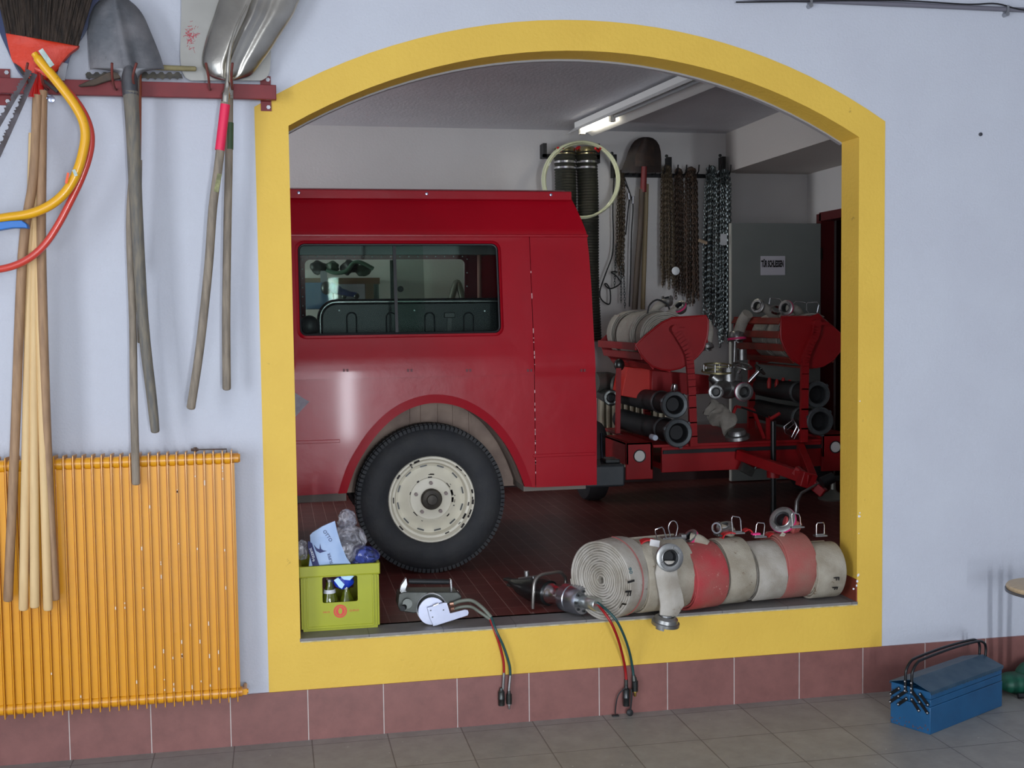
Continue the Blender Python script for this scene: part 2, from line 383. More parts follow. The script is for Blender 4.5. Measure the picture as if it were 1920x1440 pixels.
M().tube(cat(pts, 5), .0035, 8).build('cable', mat('black_cable', (16, 15, 18), .5), label='thin black cable lying on top of the grey conduit under the ceiling', cat_='cable')
c = P(1838, 252, 0)
M().lathe([(.004, 0), (.009, 0), (.009, .006), (.005, .006), (.004, .002)], c, (0, -1, 0), 12).build('wall_anchor', mat('anchor_grey', (70, 72, 80), .5), label='small round dark anchor plug in the white wall at upper right', cat_='anchor')

# ------------------------------------------------------------------ batten lamp on the back ceiling
zt = 3.24
A = PZ(1085, 247, zt); B = PZ(1330, 143, zt); B = A+(B-A)*1.15
dr = (B-A).normalized(); sd = V((dr.y, -dr.x, 0))
t = thing('batten_lamp', 'long white fluorescent batten lamp hanging under the back ceiling, near end dark', 'lamp', A)
m_lw = mat('lamp_white', (225, 225, 222), .4)
hs_ = M().bar(A+V((0, 0, .045)), B+V((0, 0, .045)), .07, .05); hs_.build('housing', m_lw, t, bevel=.004)
rf = M()
for s_ in (-1, 1):
    q = [A+sd*.035*s_+V((0, 0, .02)), A+sd*.11*s_+V((0, 0, -.03)), A+sd*.113*s_+V((0, 0, -.03)), A+sd*.038*s_+V((0, 0, .024))]
    rf.prism(q, B-A)
fixn(rf.build('reflector', m_lw, t))
L_ = (B-A).length
lit = M().tube([A+dr*.10, A+dr*.62], .026, 14); lo = lit.build('lit_tube', mat('lit_tube', (255, 250, 235), .4, emit=((255, 248, 228), 9)), t)
bulb = bpy.data.lights.new('tube_light', 'AREA'); bulb.shape = 'RECTANGLE'; bulb.size = .5; bulb.size_y = .04; bulb.energy = 18; bulb.color = (1, .95, .85)
bo = bpy.data.objects.new('tube_light', bulb); COL.objects.link(bo); bo.parent = t
bo.matrix_local = Matrix.Translation(-WL[t.name]) @ facing(A+dr*.36-V((0, 0, .02)), dr, sd)
M().tube([A+dr*.72, A+dr*(L_-.1)], .013, 14).build('unlit_tube', mat('unlit_tube', (190, 196, 200), .2), t)
for d in (.07, .66, L_-.06): M().obox(A+dr*d, (.02, .02, .03), (0, 0, math.atan2(dr.y, dr.x))).build('lamp_holder', mat('lamp_holder', (200, 198, 190), .5), t)
for d in (.35, 1.05, 1.9):
    if d < L_: M().cyl(A+dr*d+V((0, 0, .06)), V((A.x+dr.x*d, A.y+dr.y*d, ZC)), .003, n=6).build('suspension_rod', m_cond, t)
# ================================================================== RADIATOR
m_rad = mat('radiator_yellow', (226, 158, 20), .32, var=((216, 146, 18), 6, .5), coat=.4)
m_radtop = mat('radiator_worn', (218, 150, 26), .35, var=((168, 106, 62), 60, .6), coat=.3)
rx1 = P(437, 1000, -.13).x; zt, zb = P(437, 860, -.13).z+.03, P(445, 1306, -.13).z-.017
t = thing('radiator', 'wide yellow ribbed radiator on the white wall under the hanging tools', 'radiator', ((rx1-1.4)/2, -.09, zb), None)
pit = .0368
nf = 40
M().box(rx1-pit*nf, rx1+.012, -.112, -.098, zb+.03, zt-.03).build('panel', m_rad, t)
M().cyl((rx1-pit*nf, -.105, zt-.030), (rx1+.03, -.105, zt-.030), .021, n=20).build('header_pipe', m_radtop, t)
M().cyl((rx1-pit*nf, -.105, zb+.030), (rx1+.02, -.105, zb+.030), .021, n=20).build('header_pipe', m_radtop, t)
fm = M()
fm.prism([(0, -.04, zb+.004), (0, -.135, zb-.004), (0, -.137, zb+.012), (0, -.137, zt-.010), (0, -.135, zt+.004), (0, -.128, zt+.007), (0, -.04, zt+.002)], (.0035, 0, 0))
fm.box(-pit*.80, -.006, -.122, -.112, zb+.052, zt-.052)
fm.cyl((-pit*.72, -.108, zt-.030), (-pit*.14, -.108, zt-.030), .0245, n=18)
fm.cyl((-pit*.72, -.108, zb+.030), (-pit*.14, -.108, zb+.030), .0245, n=18)
fm.v = [p+V((rx1, 0, 0)) for p in fm.v]
f0 = fixn(fm.build('fin', m_rad, t))
for i in range(1, nf):
    c = f0.copy(); COL.objects.link(c); c.parent = t; c.location = (-pit*i, 0, 0)
m_rust = mat('old_iron', (92, 84, 80), .45, .6, var=((110, 70, 48), 30, .5))
v = M().cyl((rx1+.004, -.105, zt-.03), (rx1+.030, -.105, zt-.03), .016, n=8).cyl((rx1+.028, -.105, zt-.03), (rx1+.036, -.105, zt-.03), .019, n=6)
v.build('end_plug', m_radtop, t)
a, b = P(372, 843, -.1), P(425, 842, -.1)
M().tube([b+V((0, 0, -.015)), b, a], .0028, 8).cyl(a-V((.03, 0, 0)), a, .006, n=8).cyl(a-V((.012, 0, .008)), a-V((.012, 0, -.010)), .008, n=6).build('vent_pipe', m_rust, t)
M().cyl((rx1+.0, -.105, zb+.03), (rx1+.045, -.105, zb+.03), .010, n=10).cyl((rx1+.03, -.105, zb+.03), (rx1+.03, -.02, zb+.03), .009, n=10).obox((rx1+.028, -.105, zb+.03), (.012, .012, .012)).build('valve', m_rad, t)
dr_ = random.Random(5); ch = M()
for i in range(46):
    k = dr_.randrange(1, 13) if i > 8 else dr_.randrange(1, 30); z = zb+.06+(zt-zb-.1)*dr_.random()**1.6; x = rx1-pit*k
    ch.box(x-.0004, x+.0034, -.1376, -.1368, z, z+dr_.uniform(.004, .018))
o = ch.build('paint_chip', mat('chipped_paint', (236, 224, 200), .6), t); o['kind'] = 'stuff'

# ================================================================== TOOL RAIL
m_railr = mat('rail_red', (122, 26, 30), .5, var=((104, 20, 26), 14, .6), dirt=((150, 70, 60), 26, .1))
YR = -.085
zr0, zr1 = P(250, 180, YR).z, P(250, 152, YR).z
xr1 = P(518, 170, YR).x
t = thing('tool_rail', 'dark red steel rail screwed to the white wall, carrying the hanging tools', 'rail', (xr1-.6, -.05, zr0))
M().box(-2.6, xr1, YR, YR+.03, zr0, zr1).build('rail_bar', m_railr, t, bevel=.002)
for px in (1, 498):
    c = P(px, 165, YR)
    M().box(c.x-.022, c.x+.022, -.008, -.001, zr0-.035, zr1+.05).box(c.x-.018, c.x+.018, YR+.03, -.008, zr0+.004, zr1-.004).build('wall_bracket', m_railr, t)
    for zz in (zr1+.035, zr0-.02): M().cyl((c.x+.01, -.014, zz), (c.x+.01, -.008, zz), .009, n=6).build('bolt', MATS['zinc'], t)
m_prong = mat('prong_rust', (116, 44, 38), .55, var=((92, 60, 50), 40, .7))
for px in (60, 90, 218, 256, 394, 436):
    k = -1 if px in (60, 218, 394) else 1
    b = P(px, 168, YR-.002); tp = P(px-10*k*-1 if False else px+(-8 if k < 0 else 0), 118, YR-.15)
    M().tube(cat([b, b+V((0, -.06, -.002)), b+V((0, -.115, .03)), tp], 5), .005, 8).build('prong', m_prong, t)

# ================================================================== HANGING TOOLS
m_woodold = mat('wood_old', (150, 128, 98), .7, var=((120, 100, 76), 14, .8), stretch=(6, 6, .8), bump=(.15, 40))
m_woodgrey = mat('wood_grey', (150, 137, 120), .75, var=((112, 103, 92), 10, .8), stretch=(6, 6, .9), bump=(.2, 40))
m_woodlight = mat('wood_light', (222, 190, 138), .6, var=((206, 170, 120), 10, .5), stretch=(6, 6, .6))
m_woodbrown = mat('wood_brown', (168, 134, 100), .65, var=((138, 108, 82), 12, .8), stretch=(6, 6, .8))
m_steeld = mat('shovel_steel', (92, 94, 98), .5, .75, var=((128, 126, 128), 9, .8), dirt=((70, 62, 50), 14, .2), bump=(.12, 40))
m_alu = mat('shovel_alu', (196, 192, 182), .30, 1.0, var=((160, 156, 150), 7, .6), bump=(.06, 60))
m_pale = mat('pale_blade', (164, 162, 156), .6, .3, var=((150, 148, 142), 6, .6), dirt=((120, 116, 110), 40, .1))
def pole(pts, Y, r, n=12, k=4):
    """wooden handle through picture points at distance Y (number, or one per point), rounded end"""
    ys = Y if isinstance(Y, (list, tuple)) else [Y]*len(pts)
    q = cat([P(x, y, yy) for (x, y), yy in zip(pts, ys)], k); m = len(q)
    rr = r if isinstance(r, (list, tuple)) else [r, r]
    rs = [rr[0]+(rr[-1]-rr[0])*i/(m-1) for i in range(m)]
    d = (q[-1]-q[-2]).normalized(); R = rs[-1]
    q += [q[-1]+d*R*.35, q[-1]+d*R*.5]; rs += [R*.82, R*.4]
    return M().tube(q, rs, n)
def blade(rows, Y, fn, th, nu=14, per=3):
    """sheet-metal blade from picture rows (y, left, right); fn(u,v) = how far it bows away from the wall"""
    ys = [r[0] for r in rows]
    def at(v):
        f = v*(len(rows)-1); i = min(int(f), len(rows)-2); a = f-i
        g = lambda k: rows[min(max(k, 0), len(rows)-1)]
        return [(.5*((2*g(i)[c])+(g(i+1)[c]-g(i-1)[c])*a+(2*g(i-1)[c]-5*g(i)[c]+4*g(i+1)[c]-g(i+2)[c])*a*a+(3*g(i)[c]-g(i-1)[c]-3*g(i+1)[c]+g(i+2)[c])*a**3)) for c in (0, 1, 2)]
    def f(u, v):
        y, l, r = at(v); return P(l+(r-l)*u, y, Y-fn(u, v))
    return M().sheet(f, nu, (len(rows)-1)*per, (0, th, 0))
hx = P(70, 200, -.17)
# --- orange fan broom with its brown handle
t = thing('fan_broom', 'broom with orange head and dark bristles hanging at the left end of the rail', 'broom', P(66, 600, -.17))
m_or = mat('orange_plastic', (214, 56, 24), .5, var=((196, 44, 18), 14, .6), bump=(.2, 60))
fixn(blade([(58, 11, 12), (64, 11, 60), (74, 13, 112), (84, 15, 147), (100, 19, 130), (116, 24, 116), (132, 42, 104), (150, 56, 84)], -.115, lambda u, v: .020*math.sin(PI*min(max(u, 0), 1)), .03).build('broom_head', m_or, t, sharp=60))
m_bri = mat('bristles', (80, 66, 56), .95, var=((40, 34, 30), 22, .9), dirt=((92, 76, 62), 120, .22), stretch=(3, 3, .5), bump=(.9, 160))
br = M(); rb = random.Random(3)
for i in range(560):
    u = rb.random(); lay = rb.uniform(-.018, .018)
    x0 = 12+134*u; y0 = 62+24*u; x1 = -14+202*u+rb.uniform(-5, 5); y1 = -60+rb.uniform(-18, 12)
    a, b = P(x0, y0, -.125+lay), P(x1, y1, -.125+lay*2)
    mid = (a+b)/2+V((rb.uniform(-.003, .003), rb.uniform(-.006, .006), 0))
    br.tube([a, mid, b], rb.uniform(.0022, .0036), 4)
o = br.build('bristles', m_bri, t); o['kind'] = 'stuff'
pole([(70, 178), (63, 330), (42, 480), (28, 830), (15, 1124)], [-.165, -.165, -.175, -.18, -.18], .0185).build('handle', m_woodbrown, t)
m_ferr = mat('red_ferrule', (190, 26, 22), .18, coat=.8)
M().tube([P(68, 134, -.155), P(66, 152, -.16), P(62, 184, -.165)], [.008, .011, .019], 16).build('ferrule', m_ferr, t)
# --- blue snow pusher behind it
t = thing('snow_shovel', 'dark blue plastic snow shovel hanging behind the orange broom', 'shovel', P(90, 600, -.15))
m_blue = mat('navy_plastic', (32, 36, 86), .4, var=((24, 56, 84), 3, .6))
fixn(blade([(-60, -20, 206), (0, -16, 186), (30, -8, 172), (62, 0, 160), (90, 12, 140), (112, 22, 130), (135, 34, 124), (150, 48, 112), (160, 60, 96)], -.07, lambda u, v: .012*math.sin(PI*min(max(u, 0), 1)), .004).build('blade', m_blue, t, sharp=60))
m_bkbr = mat('black_bracket', (34, 30, 32), .5)
M().bar(P(27, 112, -.10), P(58, 160, -.11), .012, .03, (0, 1, 0)).bar(P(78, 148, -.11), P(108, 172, -.105), .012, .02, (0, 1, 0)).build('brace', m_bkbr, t)
M().bar(P(120, 118, -.095), P(114, 150, -.1), .03, .006, (0, 1, 0)).bar(P(80, 170, -.12), P(90, 182, -.12), .02, .02, (0, 1, 0)).build('edge_clamp', MATS['zinc'], t)
pole([(80, 170), (78, 330), (78, 490), (88, 830), (103, 1122)], [-.15, -.155, -.16, -.175, -.18], .0185).build('handle', m_woodbrown, t)
M().tube([P(72, 134, -.145), P(74, 152, -.148), P(76, 184, -.151)], [.008, .011, .019], 16).build('ferrule', m_ferr, t)
M().tube([P(82, 177, -.15), P(98, 180, -.15)], .004, 8).lathe([(.006, -.006), (.013, -.004), (.013, .004), (.006, .006)], P(97, 186, -.152), (0, 1, 0), 12).ball(P(88, 184, -.152), .007).build('wing_bolt', mat('bolt_zinc', (150, 156, 176), .3, .9), t)
# --- three pale poles
for tx, ty, bx, by, yy, lb in ((61, 250, 44, 1141, -.205, 'pale new wooden pole, leftmost of the three pale ones hanging on the rail'), (64, 250, 65, 1136, -.215, 'pale new wooden pole, middle one of the three hanging straight down'), (66, 250, 90, 1141, -.205, 'pale new wooden pole, rightmost of the three, beside the brown broom handle')):
    pole([(tx, ty), ((tx+bx)/2-1, (ty+by)/2), (bx, by)], [-.135, -.165, yy], [.015, .0185]).build('wooden_pole', m_woodlight, label=lb, cat_='pole', group='pale wooden poles')
# --- bow saws
def bow(name, label, path, Y, r, m, blades, extra, guard):
    t = thing(name, label, 'saw', P(150, 300, Y))
    pts = cat([P(x, y, Y) for x, y in path], 6)
    M().tube(pts, [r*(.7 if i < 4 else 1) for i in range(len(pts))], 14).build('bow_frame', m, t)
    (ax, ay), (bx, by), w = blades
    A, B = P(ax, ay, Y-.004), P(bx, by, Y-.004); d = (B-A).normalized(); nrm = V((d.z, 0, -d.x)); nrm = nrm if nrm.x < 0 else -nrm
    L_ = (B-A).length; q = [A, A+d*L_] ; te = []; k = int(L_/.012)
    for i in range(k, -1, -1):
        te.append(A+d*(i*L_/k)+nrm*w); te.append(A+d*(max(i-.45, 0)*L_/k)+nrm*(w+.007 if i % 4 else w-.002))
    fixn(M().prism(q+te, (0, .0016, 0)).build('saw_blade', mat('saw_steel', (84, 80, 84), .45, .8, var=((60, 52, 50), 20, .7)), t))
    if extra: extra(t)
    return t
m_ysaw = mat('yellow_enamel', (232, 170, 12), .35, dirt=((120, 84, 30), 40, .22), coat=.3)
m_rsaw = mat('coral_enamel', (206, 66, 52), .3, dirt=((130, 40, 40), 40, .12), coat=.4)
def ex_y(t):
    M().bar(P(76, 93, -.262), P(98, 124, -.262), .019, .003, (0, 1, 0)).build('sticker', mat('sticker_white', (200, 212, 206), .5, var=((120, 150, 140), 30, .6)), t)
    q = [(-14, 418), (18, 414), (40, 413), (50, 420), (52, 428), (44, 427), (24, 427), (-14, 433)]
    fixn(M().prism([P(x, y, -.285) for x, y in q], (0, .05, 0)).build('hand_grip', mat('blue_grip', (36, 112, 190), .4), t, bevel=.003))
    M().bar(P(138, 318, -.266), P(143, 330, -.266), .012, .002, (0, 1, 0)).build('sticker', MATS['sticker_white'], t)
    M().bar(P(128, 324, -.27), P(124, 344, -.27), .009, .002, (0, 1, 0)).build('orange_mark', mat('orange_mark', (240, 90, 40), .5), t)
bow('bow_saw', 'yellow bow saw with blue hand grip hanging in front of the broom handles', [(64, 100), (76, 116), (98, 142), (122, 172), (142, 200), (156, 228), (160, 256), (154, 292), (143, 326), (126, 356), (104, 378), (76, 394), (46, 403), (12, 408), (-40, 418), (-110, 436)], -.245, .0185, m_ysaw, ((60, 134), (-110, 430), .016), ex_y, None)
bow('bow_saw', 'coral red bow saw hanging just behind the yellow one', [(66, 128), (92, 140), (124, 168), (150, 200), (166, 232), (171, 262), (166, 296), (152, 336), (132, 378), (110, 420), (86, 456), (58, 482), (24, 499), (-20, 508), (-100, 520)], -.215, .0145, m_rsaw, ((70, 140), (-100, 520), .018), None, None)
# --- round-point grey shovel
t = thing('round_point_shovel', 'dark grey round-point shovel hanging blade up in the middle of the rail', 'shovel', P(255, 500, -.17))
def cv(u, v): return .030*(1-(2*u-1)**2)+.016*math.exp(-((u-.52)/.09)**2)*v
fixn(blade([(-14, 207, 222), (-9, 198, 232), (0, 187, 242), (12, 176, 256), (31, 168, 270), (56, 165, 281), (80, 166, 291), (103, 167, 300), (122, 168, 306), (130, 169, 308)], -.115, cv, .0035, nu=24).build('blade', m_steeld, t, sharp=50))
fixn(blade([(128, 172, 304), (134, 214, 272), (142, 224, 262), (150, 227, 259), (165, 228, 259)], -.14, lambda u, v: .012*math.sin(PI*min(max(u, 0), 1)), .0035, nu=12).build('neck', m_steeld, t, sharp=60))
M().tube([P(240, 100, -.13), P(243, 150, -.145), P(245, 180, -.155)], [.010, .032, .031], 18).build('socket', m_steeld, t)
m_pdark = mat('handle_dark', (98, 96, 92), .7, var=((132, 122, 104), 14, .8), stretch=(6, 6, .9), bump=(.2, 40))
pole([(245, 172), (250, 260), (256, 400), (268, 600), (285, 750), (291, 808)], [-.155]*6, [.030, .0175], 14).build('handle', m_pdark, t)
M().bar(P(249, 270, -.176), P(251, 286, -.176), .009, .003, (0, 1, 0)).build('sticker', MATS['sticker_white'], t)
pole([(256, 130), (250, 300), (243, 420), (249, 600), (251, 750), (255, 906)], [-.11, -.13, -.13, -.14, -.15, -.165], [.013, .0165]).build('wooden_pole', m_woodgrey, label='long grey-brown wooden tool handle behind the dark grey shovel, reaching down over the radiator', cat_='pole')
pole([(260, 132), (259, 300), (256, 400), (249, 505)], [-.09]*4, [.012, .011]).build('wooden_pole', mat('wood_red', (136, 70, 46), .55, var=((150, 104, 70), 10, .7)), label='short reddish wooden handle tucked behind the dark grey shovel handle', cat_='pole')
pole([(261, 300), (260, 420), (263, 641)], [-.095]*3, [.012, .012]).build('wooden_pole', m_woodgrey, label='thin grey handle ending halfway down behind the dark shovel handle', cat_='pole')
# crosscut blade, pick head, wooden stub behind the shovel
def serr(x0, y0, x1, y1, wpx, Y, n):
    q = [(x0, y0), (x1, y1)]; te = []
    for i in range(n, 0, -1):
        xa = x0+(x1-x0)*i/n; ya = y0+(y1-y0)*i/n; xb = x0+(x1-x0)*(i-.5)/n; yb = y0+(y1-y0)*(i-.5)/n
        te += [(xa, ya+wpx), (xa-(x1-x0)/n*.2, ya+wpx-4), (xb, yb+wpx-4.5), (xb-(x1-x0)/n*.3, yb+wpx)]
    return [P(a, b, Y) for a, b in q+te+[(x0, y0+wpx)]]
sg = []
for i in range(0, 13):
    x = 160+182*i/12; sg += [(x, 139-.3*i*.2), (x+4, 135), (x+9, 135), (x+12, 139)] if x < 336 else []
low = [(343, 147)]
for i in range(12, -1, -1):
    x = 162+180*i/13; low += [(x+8, 146), (x+5, 149), (x, 146)]
fixn(M().prism([P(a, b, -.068) for a, b in sg+[(340, 138)]+low], (0, .004, 0)).build('crosscut_saw', mat('dark_saw', (56, 54, 52), .5, .6, var=((90, 84, 70), 30, .6)), label='dark serrated crosscut saw blade lying along the rail behind the grey shovel', cat_='saw'))
pole([(262, 124), (310, 127), (366, 129)], [-.09]*3, [.012, .010]).build('wooden_stake', mat('stake', (142, 132, 92), .7, var=((110, 100, 70), 20, .6)), label='short pale wooden stake sticking out to the right behind the grey shovel', cat_='stake')
q = [(226, 131), (200, 136), (180, 146), (164, 152), (146, 160), (150, 162), (176, 160), (200, 152), (226, 146)]
fixn(M().prism([P(a, b, -.12) for a, b in q], (0, .02, 0)).build('pick_head', mat('rusty_iron', (92, 78, 66), .7, .4, var=((70, 66, 62), 30, .7)), bevel=.003, label='rusty pointed pick head resting on the rail left of the grey shovel neck', cat_='pick'))
# --- aluminium scoop
t = thing('scoop_shovel', 'shiny aluminium scoop shovel with pink taped neck hanging near the arch', 'shovel', P(400, 400, -.17))
def cs(u, v): return .055*(1-(2*u-1)**2)**.8*(.45+.55*math.sin(PI*min(1, v*.9+.1)))-.011*math.exp(-((u-.40)/.035)**2)+.014*math.exp(-((u-.47)/.05)**2)-.007*math.exp(-((u-.66)/.05)**2)
fixn(blade([(-80, 452, 600), (-40, 430, 585), (0, 411, 562), (28, 402, 550), (62, 390, 528), (95, 381, 507), (118, 379, 490), (134, 386, 478), (143, 394, 467), (149, 409, 448), (151, 420, 436)], -.10, cs, .0025, nu=40, per=4).build('blade', m_alu, t, sharp=60))
M().tube(cat([P(462, 10, -.158), P(446, 44, -.168), P(434, 80, -.17), P(428, 118, -.168), P(427, 150, -.165), P(424, 175, -.165), P(422, 198, -.165)], 4), [.004]*4+[.006]*4+[.008]*4+[.0085]*4+[.0105]*4+[.0165]*5, 16).build('ferrule', mat('polished_alu', (206, 202, 190), .2, 1), t)
pole([(422, 192), (411, 300), (399, 390), (391, 500), (375, 650), (358, 764)], [-.165]*6, [.0175, .0175]).build('handle', m_woodgrey, t)
M().tube([P(422.5, 196, -.165), P(416, 250, -.165), P(412, 282, -.165)], .0195, 16, caps=False).build('pink_tape', mat('pink_tape', (232, 40, 84), .5), t)
M().bar(P(412, 326, -.184), P(405, 360, -.184), .018, .003, (0, 1, 0)).build('sticker', mat('sticker_olive', (150, 150, 100), .6, var=((90, 90, 60), 40, .8)), t)
# --- pale flat shovel behind
t = thing('flat_shovel', 'pale grey flat shovel with red spray mark hanging behind the shiny scoop', 'shovel', P(425, 450, -.12))
fixn(blade([(-60, 338, 512), (0, 340, 511), (60, 339, 509), (95, 338, 508), (120, 339, 507), (135, 342, 505), (145, 348, 500), (151, 358, 490)], -.055, lambda u, v: .008*(1-(2*u-1)**2), .003, nu=10).build('blade', m_pale, t, sharp=60))
sp = M(); rb = random.Random(9)
for i in range(60):
    a = rb.gauss(0, 1); b = rb.gauss(0, 1); x = 357+a*6; y = 68+b*14-(a*3 if b > 0 else 0); c = P(x, y, -.0642-.0018*0); l = rb.uniform(.002, .010)
    an = rb.uniform(0, PI); uu = (x-338)/171; c.y = -.055-.008*(1-(2*uu-1)**2)-.0006
    sp.bar(c-V((math.cos(an), 0, math.sin(an)))*l, c+V((math.cos(an), 0, math.sin(an)))*l, rb.uniform(.0008, .0024), .0008, (0, 1, 0))
sp.build('red_spray_mark', mat('spray_red', (176, 48, 66), .7), t)
M().tube([P(431, 140, -.09), P(430, 185, -.11)], [.014, .0165], 14).build('socket', m_pale, t)
pole([(430, 180), (429, 300), (426, 450), (424, 600), (425, 728)], [-.11]*5, [.0155, .0175]).build('handle', m_woodgrey, t)
M().tube([P(430.5, 230, -.11), P(430, 280, -.11)], .0165, 14, caps=False).build('green_paint', mat('green_paint', (62, 84, 54), .6), t)
# ================================================================== THINGS ON THE SILL
from mathutils import noise as NZ
ZT = ZS+.002
def PP(x, y, p0, nrm):
    d = ray(x, y); nrm = V(nrm); return CP+d*((V(p0)-CP).dot(nrm)/d.dot(nrm))
m_chrome = mat('bright_steel', (205, 206, 208), .22, 1)
m_alug = mat('cast_alu', (160, 160, 158), .38, .9, var=((124, 124, 122), 18, .6), bump=(.06, 60))
m_black = mat('black_rubber', (24, 25, 27), .55, var=((38, 38, 40), 12, .5))
m_blackp = mat('black_paint', (22, 26, 26), .32, coat=.3)
m_pink = mat('pink_mark', (232, 52, 128), .5)
m_cream = mat('hose_cream', (176, 168, 152), .85, var=((142, 132, 114), 9, .85), dirt=((112, 94, 72), 16, .34), bump=(.35, 160))
m_cream2 = mat('hose_pale', (186, 180, 170), .85, var=((150, 141, 126), 9, .8), dirt=((120, 102, 80), 14, .28), bump=(.35, 160))
m_hred = mat('hose_red', (176, 56, 62), .8, var=((156, 88, 80), 7, .9), dirt=((196, 150, 138), 30, .3), bump=(.35, 160))
m_rstrap = mat('red_strap', (190, 24, 30), .5)
m_gfit = mat('dark_steel', (72, 74, 72), .35, .85)
m_crate = mat('crate_green', (168, 172, 24), .42, var=((158, 162, 22), 10, .5))

# ---- crate
yc0 = .097
cx0, cx1 = P(564, 1120, yc0).x, P(711, 1120, yc0).x
cz1 = P(636, 1059, yc0).z; cb = yc0+.27
t = thing('beverage_crate', 'yellow-green plastic bottle crate standing in the left corner of the sill', 'crate', ((cx0+cx1)/2, yc0+.13, ZT))
def rr(x0, x1, z0, z1, r, y, n=5):
    q = []
    for cx, cz, a in ((x1-r, z0+r, -PI/2), (x1-r, z1-r, 0), (x0+r, z1-r, PI/2), (x0+r, z0+r, PI)):
        for i in range(n+1): q.append(V((cx+r*math.cos(a+PI/2*i/n), y, cz+r*math.sin(a+PI/2*i/n))))
    return q
def around(inner, x0, x1, z0, z1):
    cx = sum(p.x for p in inner)/len(inner); cz = sum(p.z for p in inner)/len(inner); q = []
    for p in inner:
        q.append(V((x0 if p.x < cx else x1, p.y, p.z if True else 0)))
    # quarter by quarter: sides follow the hole, corners go to the corners
    n = len(inner)//4; out = []
    for k, (X, Z) in enumerate(((x1, z0), (x1, z1), (x0, z1), (x0, z0))):
        for i in range(n):
            out.append(V((X, inner[0].y, Z)))
    return out
wa, wb = P(605, 1131, yc0), P(670, 1079, yc0)
hole = rr(wa.x, wb.x, wa.z, wb.z, .008, yc0)
sh = M().ringwall(around(hole, cx0+.006, cx1-.006, ZT+.012, cz1), hole, (0, .006, 0))
hb = [V((p.x, cb-.006, p.z)) for p in hole]
sh.ringwall(around(hb, cx0+.006, cx1-.006, ZT+.012, cz1), hb, (0, .006, 0))
sh.box(cx0, cx0+.006, yc0+.01, cb-.01, ZT+.01, cz1).box(cx1-.006, cx1, yc0+.01, cb-.01, ZT+.01, cz1).box(cx0+.008, cx1-.008, yc0+.006, cb-.006, ZT, ZT+.014)
for i in (1, 2, 3):
    sh.box(cx0+(cx1-cx0)*i/4-.0015, cx0+(cx1-cx0)*i/4+.0015, yc0+.006, cb-.006, ZT+.01, ZT+.09)
for i in (1, 2): sh.box(cx0+.006, cx1-.006, yc0+.09*i-.0015, yc0+.09*i+.0015, ZT+.01, ZT+.09)
fixn(sh.build('shell', m_crate, t))
rm = M()
rm.box(cx0-.003, cx1+.003, yc0-.006, yc0+.003, cz1-.050, cz1-.046).box(cx0-.003, cx1+.003, yc0-.007, yc0, cz1-.046, cz1)
rm.box(cx0-.003, cx1+.003, cb, cb+.006, cz1-.05, cz1).box(cx0-.006, cx0, yc0, cb, cz1-.05, cz1).box(cx1, cx1+.006, yc0, cb, cz1-.05, cz1)
rm.build('rim', m_crate, t, bevel=.0015)
cr = M()
for x in (cx0, cx0+.011, cx0+.024, cx1-.031, cx1-.018, cx1-.007):
    cr.box(x, x+.007, yc0-.005, yc0+.002, ZT+.014, cz1-.052)
cr.box(cx0+.03, cx1-.03, yc0-.004, yc0+.002, ZT+.012, ZT+.022)
cr.build('corner_rib', m_crate, t, bevel=.001)
m_logo = mat('logo_red', (222, 66, 62), .5)
lc = P(638, 1146, yc0-.0005)
lg = M().lathe([(.0, 0), (.0295, 0), (.0295, .0008), (0, .0008)], lc, (0, -1, 0), 32); lg.build('round_logo', m_logo, t)
M().lathe([(.0, 0), (.0085, 0), (.0085, .0006), (0, .0006)], lc+V((0, -.0008, .001)), (0, -1, 0), 20, sc=(1, 1.7)).build('round_logo', m_crate, t)
M().lathe([(.021, 0), (.023, 0), (.023, .0006), (.021, .0006)], lc+V((0, -.0008, 0)), (0, -1, 0), 32, loop=True).build('round_logo', m_crate, t)
lettering('HAUS', .012, t, m_logo, facing(P(612, 1148, yc0-.0006), (1, 0, 0), (0, 0, 1)))
lettering('QUELLE', .012, t, m_logo, facing(P(664, 1144.5, yc0-.0006), (1, 0, 0), (0, 0, 1)))

m_olive = mat('olive_glass', (96, 104, 20), .08, var=((60, 66, 14), 30, .7), coat=.6)
def bottle(px, Y, label, h=.245, r=.034, lab=True):
    c = P(px, 1120, Y); c.z = ZT+.014
    t = thing('glass_bottle', label, 'bottle', c, 'bottles in the crate')
    M().lathe([(0, 0), (r, 0), (r, h*.55), (r*.86, h*.66), (r*.62, h*.78), (r*.42, h*.9), (r*.4, h)], c, (0, 0, 1), 20).build('glass_body', m_olive, t)
    M().lathe([(r*.45, 0), (r*.47, .012), (r*.3, .018), (0, .018)], c+V((0, 0, h-.008)), (0, 0, 1), 18).build('cap', m_chrome, t)
    if lab: M().lathe([(r*.70, 0), (r*.62, .016), (r*.68, .016), (r*.76, 0)], c+V((0, 0, h*.72)), (0, 0, 1), 20, loop=True).build('neck_label', mat('label_white', (214, 216, 222), .5), t)
bottle(618, yc0+.045, 'olive bottle with white neck label, seen at left through the crate opening', .205, .037)
bottle(650, yc0+.06, 'olive bottle in the crate half hidden by the blue wrapper', .165, .036, False)

